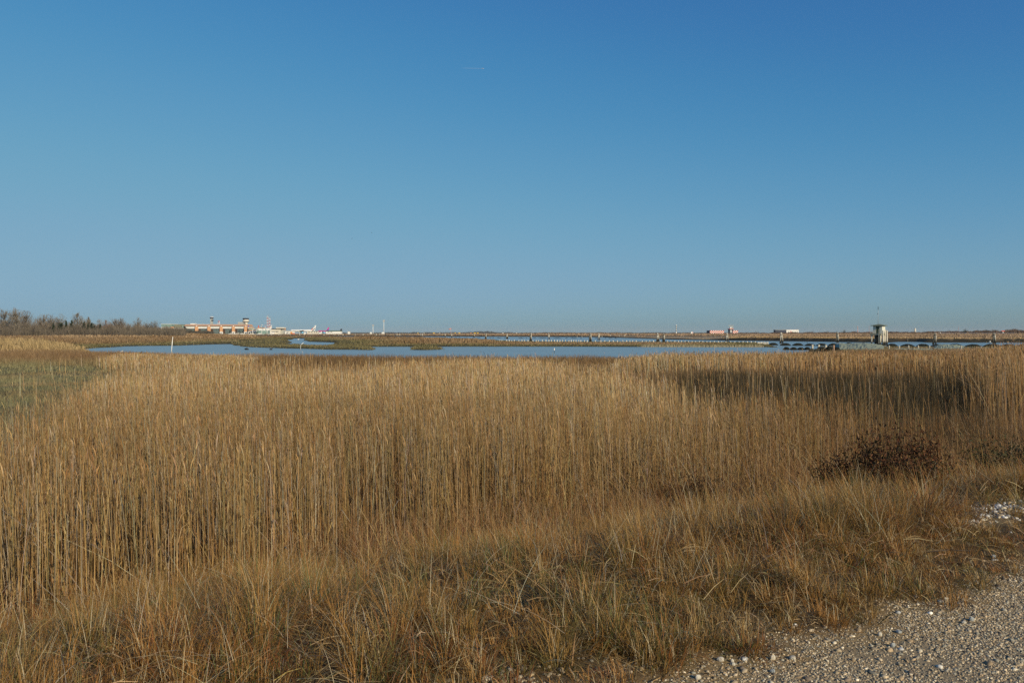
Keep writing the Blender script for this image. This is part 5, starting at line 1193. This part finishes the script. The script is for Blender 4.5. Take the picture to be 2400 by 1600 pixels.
for px, lb in ((709, 'light blue spherical tank right of the dark green canopy'), (759.5, 'light blue spherical tank below the pink and blue tail')):
    s = Site('tank', lb, 'tank', px, 1150, 'light blue tanks'); MB().lathe([(.3, 1.0), (1.5, 1.6), (1.9, 2.6), (1.5, 3.6), (.3, 4.2)], 12).build('vessel', M_LBLUE, s.root, True); MB().rod((-1, 0, -.2), (-1, 0, 1.6), .15, n=6).rod((1, 0, -.2), (1, 0, 1.6), .15, n=6).build('leg', M_WCL, s.root)
# boats at the dock in front of the terminal
for i, (px, L, w_, lb) in enumerate([(541, 8, 1, 'white water taxi moored left of the fourth brick pier'), (556, 9, 1, 'white water taxi between the fourth and fifth brick piers'), (566, 8, 1, 'white water taxi just left of the last brick pier'), (589, 9, 1, 'white boat moored before the annex columns')]):
    s = Site('water_taxi', lb, 'boat', px, 1060, 'boats moored before the terminal')
    MB().prism([(-L/2, .9), (-L/2+.7, .1), (L/2-.3, .1), (L/2, 1.0)], -1, 1).build('hull', M_WCL, s.root); MB().prism([(-L*.15, 1.0), (L*.3, 1.0), (L*.26, 2.3), (-L*.08, 2.3)], -.8, .8).build('cabin', M_CREAM, s.root)
    MB().box(-L*.08, L*.24, -.83, -.801, 1.4, 2.0).build('window', M_DGLASS, s.root)
# floodlight masts
for px, tp, hd, lb in ((874.2, 760.3, 2.2, 'shorter floodlight mast left of the tall one'), (899.6, 749.2, 3.4, 'tall floodlight mast with lamp cluster in the middle distance')):
    s = Site('floodlight_mast', lb, 'light mast', px, 1150, 'floodlight masts'); MB().rod((0, 0, -.3), (0, 0, s.z(tp)), .48, .28, 8).build('pole', M_WCL, s.root, True)
    MB().box(-1.3, 1.3, -.5, .5, s.z(tp)-hd, s.z(tp)-hd+.35).box(-.7, .7, -.5, .5, s.z(tp)-hd*.45, s.z(tp)-.1).box(-1.4, -.6, -.6, .6, s.z(tp)-hd*.9, s.z(tp)-hd*.2).box(.6, 1.4, -.6, .6, s.z(tp)-hd*.8, s.z(tp)).build('lamp_head', M_STEEL, s.root)
for a, b, px, lb in ((894.5, 900.5, 897, 'white equipment shed at the foot of the tall floodlight mast'), (867, 871, 869, 'white equipment shed at the foot of the shorter floodlight mast')):
    s = Site('equipment_shed', lb, 'shed', px, 1140); MB().prism([(s.x(a), -.2), (s.x(b), -.2), (s.x(b), s.z(778.6)), (s.x((a+b)/2), s.z(777.9)), (s.x(a), s.z(778.8))], 0, 3).build('wall', M_WCL, s.root); MB().box(-.4, .4, -.08, -.01, 0, 1.5).build('door', M_GREYC, s.root)
s = Site('windsock', 'red and white windsock on a striped pole', 'windsock', 1056.8, 900)
for k in range(6): MB().rod((0, 0, s.z(781.5) + (s.z(769)-s.z(781.5))*k/6), (0, 0, s.z(781.5) + (s.z(769)-s.z(781.5))*(k+1)/6), .16, n=6).build('pole_band', M_RED if k % 2 else M_WCL, s.root)
MB().lathe([(.75, -2.4), (.68, -1.6)], 10, (2.0, 0, s.z(770.3)), 'x').build('sock', M_RED, s.root); MB().lathe([(.68, -3.2), (.74, -2.4)], 10, (2.0, 0, s.z(770.6)), 'x').build('sock', M_WCL, s.root); MB().lathe([(.45, -4.4), (.60, -3.2)], 10, (2.0, 0, s.z(771.2)), 'x').build('sock', M_RED, s.root)
for px, w_, m, lb in ((1016.8, 4.0, M_YEL, 'wide yellow taxiway sign right of the brown island crest'), (1066.8, 2.4, M_YEL, 'small yellow taxiway sign just right of the windsock'), (1076.8, 4.4, M_YEL, 'yellow taxiway sign second right of the windsock'), (1104, 3, M_ORA, 'orange taxiway sign left of the far round trees'), (1112.8, 4.6, M_YEL, 'yellow taxiway sign above a mooring post'), (1119.8, 4.4, M_YEL, 'last yellow taxiway sign before the far round trees'),
                 (1030.8, 1.6, M_WCL, 'small white board right of the wide yellow sign'), (1179, 3, M_WCL, 'small pale hut-like board right of the far round trees'), (1211, 2.6, M_CREAM, 'small cream board on the far meadow'), (994, 2.2, M_CREAM, 'small cream board left of the wide yellow sign'), (979.5, 2, M_YEL, 'small yellow board above the first close pair of mooring posts')):
    s = Site('airfield_sign', lb, 'sign', px, 950, 'boards on the airfield'); s.box('panel', m, px-w_/2, px+w_/2, 779.6 if m is M_YEL else 779.9, 781.2, -.15, .15)
    for dx in (-.3, .3): MB().rod((dx*w_*s.k, 0, -.2), (dx*w_*s.k, 0, s.z(781.2)), .08, n=5).build('leg', M_STEEL, s.root)
# checkered sheds
def checks(s, px0, px1, py0, py1, y, nx, ny, parent):
    mb = MB()
    for i in range(nx):
        for j in range(ny):
            if (i + j) % 2 == 0:
                xa, xb = s.x(px0 + (px1-px0)*i/nx), s.x(px0 + (px1-px0)*(i+1)/nx); za, zb = s.z(py0 + (py1-py0)*j/ny), s.z(py0 + (py1-py0)*(j+1)/ny)
                mb.box(xa, xb, y-.04, y-.003, zb, za)
    return mb.build('red_checks', M_RED, parent)
D = 900
s = Site('checkered_shed', 'long red and white checkered shed on the far bank', 'shed', 1680, D)
w_ = s.box('wall', M_WCL, 1663.8, 1697, 774.3, None, 0, 7); checks(s, 1663.8, 1697, 774.3, 781.4, 0, 13, 3, w_)
MB().add([(s.x(1659.6), 2.6, -.2), (s.x(1663.7), 0, -.2), (s.x(1663.7), 7, -.2), (s.x(1659.6), 7, -.2), (s.x(1659.6), 2.6, s.z(774.2)), (s.x(1663.7), 0, s.z(774.3)), (s.x(1663.7), 7, s.z(774.3)), (s.x(1659.6), 7, s.z(774.2))], [(0,3,2,1),(4,5,6,7),(0,1,5,4),(1,2,6,5),(2,3,7,6),(3,0,4,7)]).build('shaded_end_wall', M_NAVY, s.root)  # dark colour carries the shade on the end away from the sun
s = Site('radar_shed', 'red and white checkered shed with a radar tower and wide antenna', 'shed', 1719, D)
w_ = s.box('wall', M_WCL, 1717.2, 1730, 774.3, None, 0, 6); checks(s, 1717.2, 1730, 774.3, 781.4, 0, 5, 3, w_)
s.box('tower', M_NAVY, 1709.2, 1717, 771, None, -1, 5); s.box('tower_panel', M_WCL, 1711.5, 1714, 772.5, 779, -1.1, -1.02)
s.box('platform', M_RED, 1707.6, 1719.5, 770.2, 771.0, -2, 5.5); s.box('cabin', M_WCL, 1711, 1717.5, 766.4, 770.2, -.5, 3); s.box('cabin_window', M_BLK, 1714.5, 1716.8, 766.9, 769.2, -.6, -.52)
ant = MB()
for k in range(9): ant.box(s.x(1708.4 + k*1.3), s.x(1708.4 + k*1.3)+.18, -.1, .1, s.z(765.6), s.z(762.0))
for yy in (762.0, 763.8, 765.5): ant.box(s.x(1708.2), s.x(1719.2), -.12, .12, s.z(yy)-.09, s.z(yy)+.09)
ant.rod((s.x(1714), 0, s.z(766.4)), (s.x(1714), 0, s.z(765.4)), .3, n=6); ant.build('radar_antenna', M_GREYC, s.root)
s = Site('navy_shed', 'long navy-sided shed with a white and red end on the far bank', 'shed', 1845, D)
s.box('long_wall', M_NAVY, 1817.8, 1843.0, 773.2, None, .5, 7); s.box('roof_edge', M_GREYC, 1817.4, 1843, 772.6, 773.2, .2, 7.3)
w_ = s.box('white_end', M_WCL, 1843.1, 1872.2, 772.6, None, 0, 6.8)
for px in (1847.2, 1856.5, 1862.5, 1867.6): s.box('window', M_GREYC, px, px+2.6, 776.5, 779.2, -.1, -.004, w_)
s.box('red_panel', M_RED, 1852.6, 1854.8, 775.6, 778.6, -.1, -.004, w_); s.box('red_base', M_RED, 1843.4, 1846.4, 779.4, None, -.1, -.004, w_); s.box('red_base', M_RED, 1869.6, 1872, 779.2, None, -.1, -.004, w_)
for px in (1845, 1850.5, 1856, 1862, 1868): s.box('roof_vent', M_RED, px, px+1.0, 772.0, 772.6, 1, 2, w_)
s = Site('striped_mast', 'black and white striped mast standing on the far brown ridge', 'mast', 1585, 900)
for k in range(7): MB().rod((0, 0, s.z(778.5 - k*2.5) if k else -.3), (0, 0, s.z(776 - k*2.5)), .55, n=8).build('band', M_BLK if k % 2 else M_WCL, s.root)
s = Site('small_checkered_hut', 'tiny red and white hut right of the striped mast', 'hut', 1622, 880)
MB().prism([(s.x(1619.2), -.2), (s.x(1624.6), -.2), (s.x(1624.6), s.z(778)), (s.x(1622), s.z(777)), (s.x(1619.2), s.z(778))], 0, 3).build('wall', M_WCL, s.root); s.box('red_panel', M_RED, 1622.6, 1624.4, 778.2, 780, -.06, -.004); s.box('shaded_side', M_BLK, 1618.4, 1619.1, 778.4, None, 0, 3)  # black slab paints in the shade on the hut's side away from the sun
s = Site('beacon_mast', 'slim red and white beacon mast on the skyline left of the hut', 'mast', 2010.3, 900)
for k in range(7): MB().rod((0, 0, s.z(780 - k*2.4)), (0, 0, s.z(777.6 - k*2.4)), .42 - k*.03, n=7).build('band', M_RED if k % 2 else M_WCL, s.root)
s = Site('white_shed', 'low white shed at the foot of the slim beacon mast', 'shed', 2014.5, 890); s.box('wall', M_WCL, 2012.4, 2017, 779.0, None, 0, 3); s.box('roof', M_GREYC, 2012, 2017.4, 778.6, 779.0, -.2, 3.2)
for px, tp, lb in ((2037, 763.0, 'very thin reddish mast just left of the hut'), (2246.5, 765.0, 'very thin mast above the pale pipeline')):
    s = Site('thin_mast', lb, 'mast', px, 1300); MB().rod((0, 0, -.3), (0, 0, s.z(tp)), .16, .1, 5).build('pole', M_RED, s.root); MB().box(-.4, .4, -.2, .2, s.z(tp)-1.2, s.z(tp)-.8).build('head', M_STEEL, s.root)
s = Site('distant_tower', 'pale tower block alone on the horizon right of the hut', 'tower', 2145.4, 2600); s.box('wall', M_CREAM, 2143.9, 2147.2, 769.6, None, 0, 5); s.box('roof_box', M_GREYC, 2144.6, 2146.6, 768.6, 769.6, 1, 4)
s = Site('red_topped_post', 'white post with a red board above the right part of the pipeline', 'sign', 2351, 520); s.box('post', M_WCL, 2350.2, 2351.4, 776, None, -.1, .1); s.box('board', M_RED, 2347.4, 2354.6, 774.6, 776.4, -.15, -.11)
s = Site('white_marker', 'white marker post near the left end of the pale pipeline', 'post', 2203.6, 590); s.box('post', M_WCL, 2203.1, 2204.2, 778.3, None, -.1, .1)
# the jet high overhead and its short trail
pj = at(1132, 9000, HC + (HY-161)*9000/F); jet = thing('high_airliner', 'tiny white airliner high in the sky drawing a short trail', 'airplane', pj, math.radians(-12)); jet.scale = (.7,)*3
MB().lathe([(.2, -20), (2, -16), (2.4, 0), (2, 14), (.3, 22)], 10, (0, 0, 0), 'x').build('fuselage', M_FUS, jet, True)
for sg in (-1, 1): MB().add([(3, 0, -.5), (-5, 0, -.5), (-11, sg*19, 1), (-8, sg*19, 1), (3, 0, .5), (-5, 0, .3), (-11, sg*19, 1.4), (-8, sg*19, 1.5)], [(0,1,2,3),(4,7,6,5),(0,4,5,1),(1,5,6,2),(2,6,7,3),(3,7,4,0)]).build('wing', M_FUS, jet)
MB().prism([(-14, 1), (-19, 9), (-21, 9), (-20, 1)], -.3, .3).build('tail_fin', M_FUS, jet)
m, nt, out = newmat('thin_vapour'); b = nt.nodes.new('ShaderNodeBsdfDiffuse'); b.inputs[0].default_value = (.8, .8, .8, 1); t_ = nt.nodes.new('ShaderNodeBsdfTransparent'); mx = nt.nodes.new('ShaderNodeMixShader'); mx.inputs[0].default_value = .07
nt.links.new(t_.outputs[0], mx.inputs[1]); nt.links.new(b.outputs[0], mx.inputs[2]); nt.links.new(mx.outputs[0], out.inputs[0])
o = MB().lathe([(.5, -260), (3, -200), (4, -90), (3, -25), (1, -22)], 10, (0, 0, 0), 'x').build('contrail', m, None, True, pj); o.rotation_euler = (0, math.radians(5), math.radians(-12))
tag(o, 'short faint vapour trail behind the high airliner', 'contrail', kind='stuff')
# ------------------------------------------------------------------ foreground plants and stones
M_SHRUB = mat_plant('shrub_leaf', 0.15, 0.7, 0.15)
def shrub(name, label, px, Y, W, Hh, cols, n, seed, group=None):
    rg = np.random.default_rng(seed); p = at(px, Y); z = gz(p.x, p.y)
    t = thing(name, label, 'shrub', (p.x, p.y, z), 0, group)
    ns = 46; a = rg.uniform(0, 6.28, ns); sp = np.sqrt(rg.uniform(.05, 1, ns))*W*.5; hh = Hh*(1 - .45*(sp/(W*.5))**2)*rg.uniform(.7, 1.1, ns)
    tips = np.stack([np.cos(a)*sp, np.sin(a)*sp*.7, hh], -1); root = np.stack([np.cos(a)*sp*.25, np.sin(a)*sp*.2, np.full(ns, -.05)], -1)
    mid = root*.4 + tips*.6 + rg.normal(0, .05, (ns, 3)); P = np.stack([root, mid, tips], 1)
    V, Q, C = prisms(P, np.full((ns, 3), .0075)*np.array([1.3, 1, .5])[None], np.array([.10, .06, .035])[None]*np.ones((ns, 1)))
    np_mesh('stems', V, Q, M_SHRUB, C, parent=t)
    k = rg.integers(0, ns, n); f = rg.uniform(.25, 1.05, n)[:, None]
    c = np.where(f < .6, root[k] + (mid[k]-root[k])*(f/.6), mid[k] + (tips[k]-mid[k])*((f-.6)/.4)) + rg.normal(0, 1, (n, 3))*np.array([.10, .10, .07])*W*.8
    c[:, 2] = np.maximum(c[:, 2], .02)
    d = unit(rg.normal(0, 1, (n, 3)) + np.array([0, 0, .9])); L = rg.uniform(.02, .055, n)
    P = np.stack([c, c + d*L[:, None]*.5, c + d*L[:, None]], 1)
    cc = np.array(cols)[rg.integers(0, len(cols), n)]*(1 + rg.normal(0, .2, (n, 1)))
    V, Q, C = ribbons(P, (L*.42)[:, None]*np.array([.4, 1, .2])[None], unit(rg.normal(0, 1, (n, 3))), cc)
    np_mesh('foliage', V, Q, M_SHRUB, C, parent=t)
RC = [(.075, .028, .014), (.11, .045, .020), (.045, .020, .012), (.16, .09, .035), (.055, .045, .018)]
gR = 'dark red-brown shrubs in the grass'
shrub('dark_shrub', 'blackish red shrub forming the left half of the dark clump on the right', 1998, 10.2, 0.95, 0.74, RC, 4200, 1, gR)
shrub('dark_shrub', 'broad red-brown shrub in the middle of the dark clump on the right', 2088, 9.9, 1.1, 0.88, RC, 4600, 2, gR)
shrub('dark_shrub', 'rust-red shrub on the outer side of the dark clump', 2165, 9.9, .72, .82, RC + [(.2, .08, .03)], 2600, 3, gR)
shrub('dark_shrub', 'low red-brown shrub nearest the path in the dark clump', 2128, 9.2, .75, .55, RC, 3000, 4, gR)
shrub('dark_shrub', 'small dark red shrub among reeds left of the big dark clump', 1640, 12.4, .8, .55, RC, 2200, 5, gR)
shrub('green_shrub', 'blackish green low shrub at the right edge above the pale stones', 2360, 11.6, 1.3, .62, [(.045, .048, .018), (.03, .032, .014), (.09, .07, .03)], 3200, 6)
# individual larger stones on the edge of the track
M_ST1 = mat('pale_limestone', (0.55, 0.50, 0.40), (0.42, 0.38, 0.30), scale=30, rough=0.8, bump=0.3)
M_ST2 = mat('grey_stone', (0.33, 0.34, 0.32), (0.24, 0.25, 0.24), scale=30, rough=0.8, bump=0.3)
def stone(px, py, w_, h_, m, label, seed):
    p = on(px, py, 1.40); z = gz(p.x, p.y); k = p.y/F; rg = np.random.default_rng(seed); v, f = ico(3)
    q = v*(1 + .10*np.sin(v[:, [0]]*3 + seed) + .06*np.sin(v[:, [1]]*5 + seed*2))
    q = np.sign(q)*np.abs(q)**.85*np.array([w_*k/2, w_*k*.36, h_*k*.5])
    me = bpy.data.meshes.new('stone'); me.from_pydata(q.tolist(), [], f.tolist()); me.materials.append(m); me.polygons.foreach_set('use_smooth', [True]*len(me.polygons))
    o = bpy.data.objects.new('stone', me); COL.objects.link(o); o.location = (p.x, p.y, z + h_*k*.32); o.rotation_euler = (0, 0, rg.uniform(-.4, .4)); tag(o, label, 'stone', 'larger stones on the track edge')
for i, (px, py, w_, h_, m, lb) in enumerate([
  (1688, 1548, 19, 11, M_ST1, 'oblong beige stone at the grass edge, left of two stacked white stones'),
  (1716, 1551, 9, 10, M_ST1, 'upper of two touching small white stones'),
  (1719, 1558, 10, 8, M_ST1, 'lower of two touching small white stones'),
  (1636, 1590, 14, 13, M_ST1, 'round white stone by the lower edge, leftmost on the sand'),
  (1811, 1544, 12, 14, M_ST1, 'upright white stone with dark veins at the grass edge'),
  (1857, 1543, 16, 10, M_ST1, 'flat white stone right of the upright veined one'),
  (1810, 1573, 14, 9, M_ST2, 'grey rounded stone on the sand below the upright veined one'),
  (2062, 1488, 11, 10, M_ST1, 'bright white stone in the row below the sandy hollow'),
  (2107, 1481, 15, 8, M_ST2, 'flat blue-grey stone right of the bright white one'),
  (2093, 1513, 12, 12, M_ST2, 'rounded grey stone standing alone on the gravel'),
  (2217, 1406, 11, 9, M_ST1, 'white stone at the top of the gravel near the grass'),
  (2205, 1411, 14, 7, M_ST1, 'long white stone touching the gravel top edge'),
  (2259, 1458, 12, 7, M_ST1, 'white stone among grey gravel in the upper track'),
  (2277, 1452, 13, 11, M_ST2, 'grey-green stone just right of a white one'),
  (2174, 1379, 8, 7, M_ST1, 'small white stone on the brown soil above the gravel'),
  (2329, 1307, 12, 9, M_ST2, 'dark grey stone lying in the grass between the two gravel strips')]):
    stone(px, py, w_, h_, m, lb, i+1)
# a thin dead twig lying over the grass
pt = on(2225, 1293, 1.62); tag(MB().rod((-.14, 0, 0), (.0, .01, .012), .003, .0025, 6).rod((.0, .01, .012), (.15, .03, .0), .0025, .002, 6).build('dead_twig', mat('dark_twig', (.05, .035, .025)), None, True, pt), 'straight dark twig lying across the grass near the right edge', 'twig')
# ------------------------------------------------------------------ the air
def haze_box(dens):
    m, nt, out = newmat('thin_haze')
    v = nt.nodes.new('ShaderNodeVolumePrincipled'); v.inputs['Color'].default_value = (0.80, 0.87, 0.95, 1); v.inputs['Density'].default_value = dens
    nt.links.new(v.outputs[0], out.inputs['Volume'])
    o = MB().box(-9500, 9500, -60, 9500, -2.5, 45).build('haze', m); tag(o, 'thin pale winter haze over the lagoon', 'haze', kind='stuff')
haze_box(0.00005)
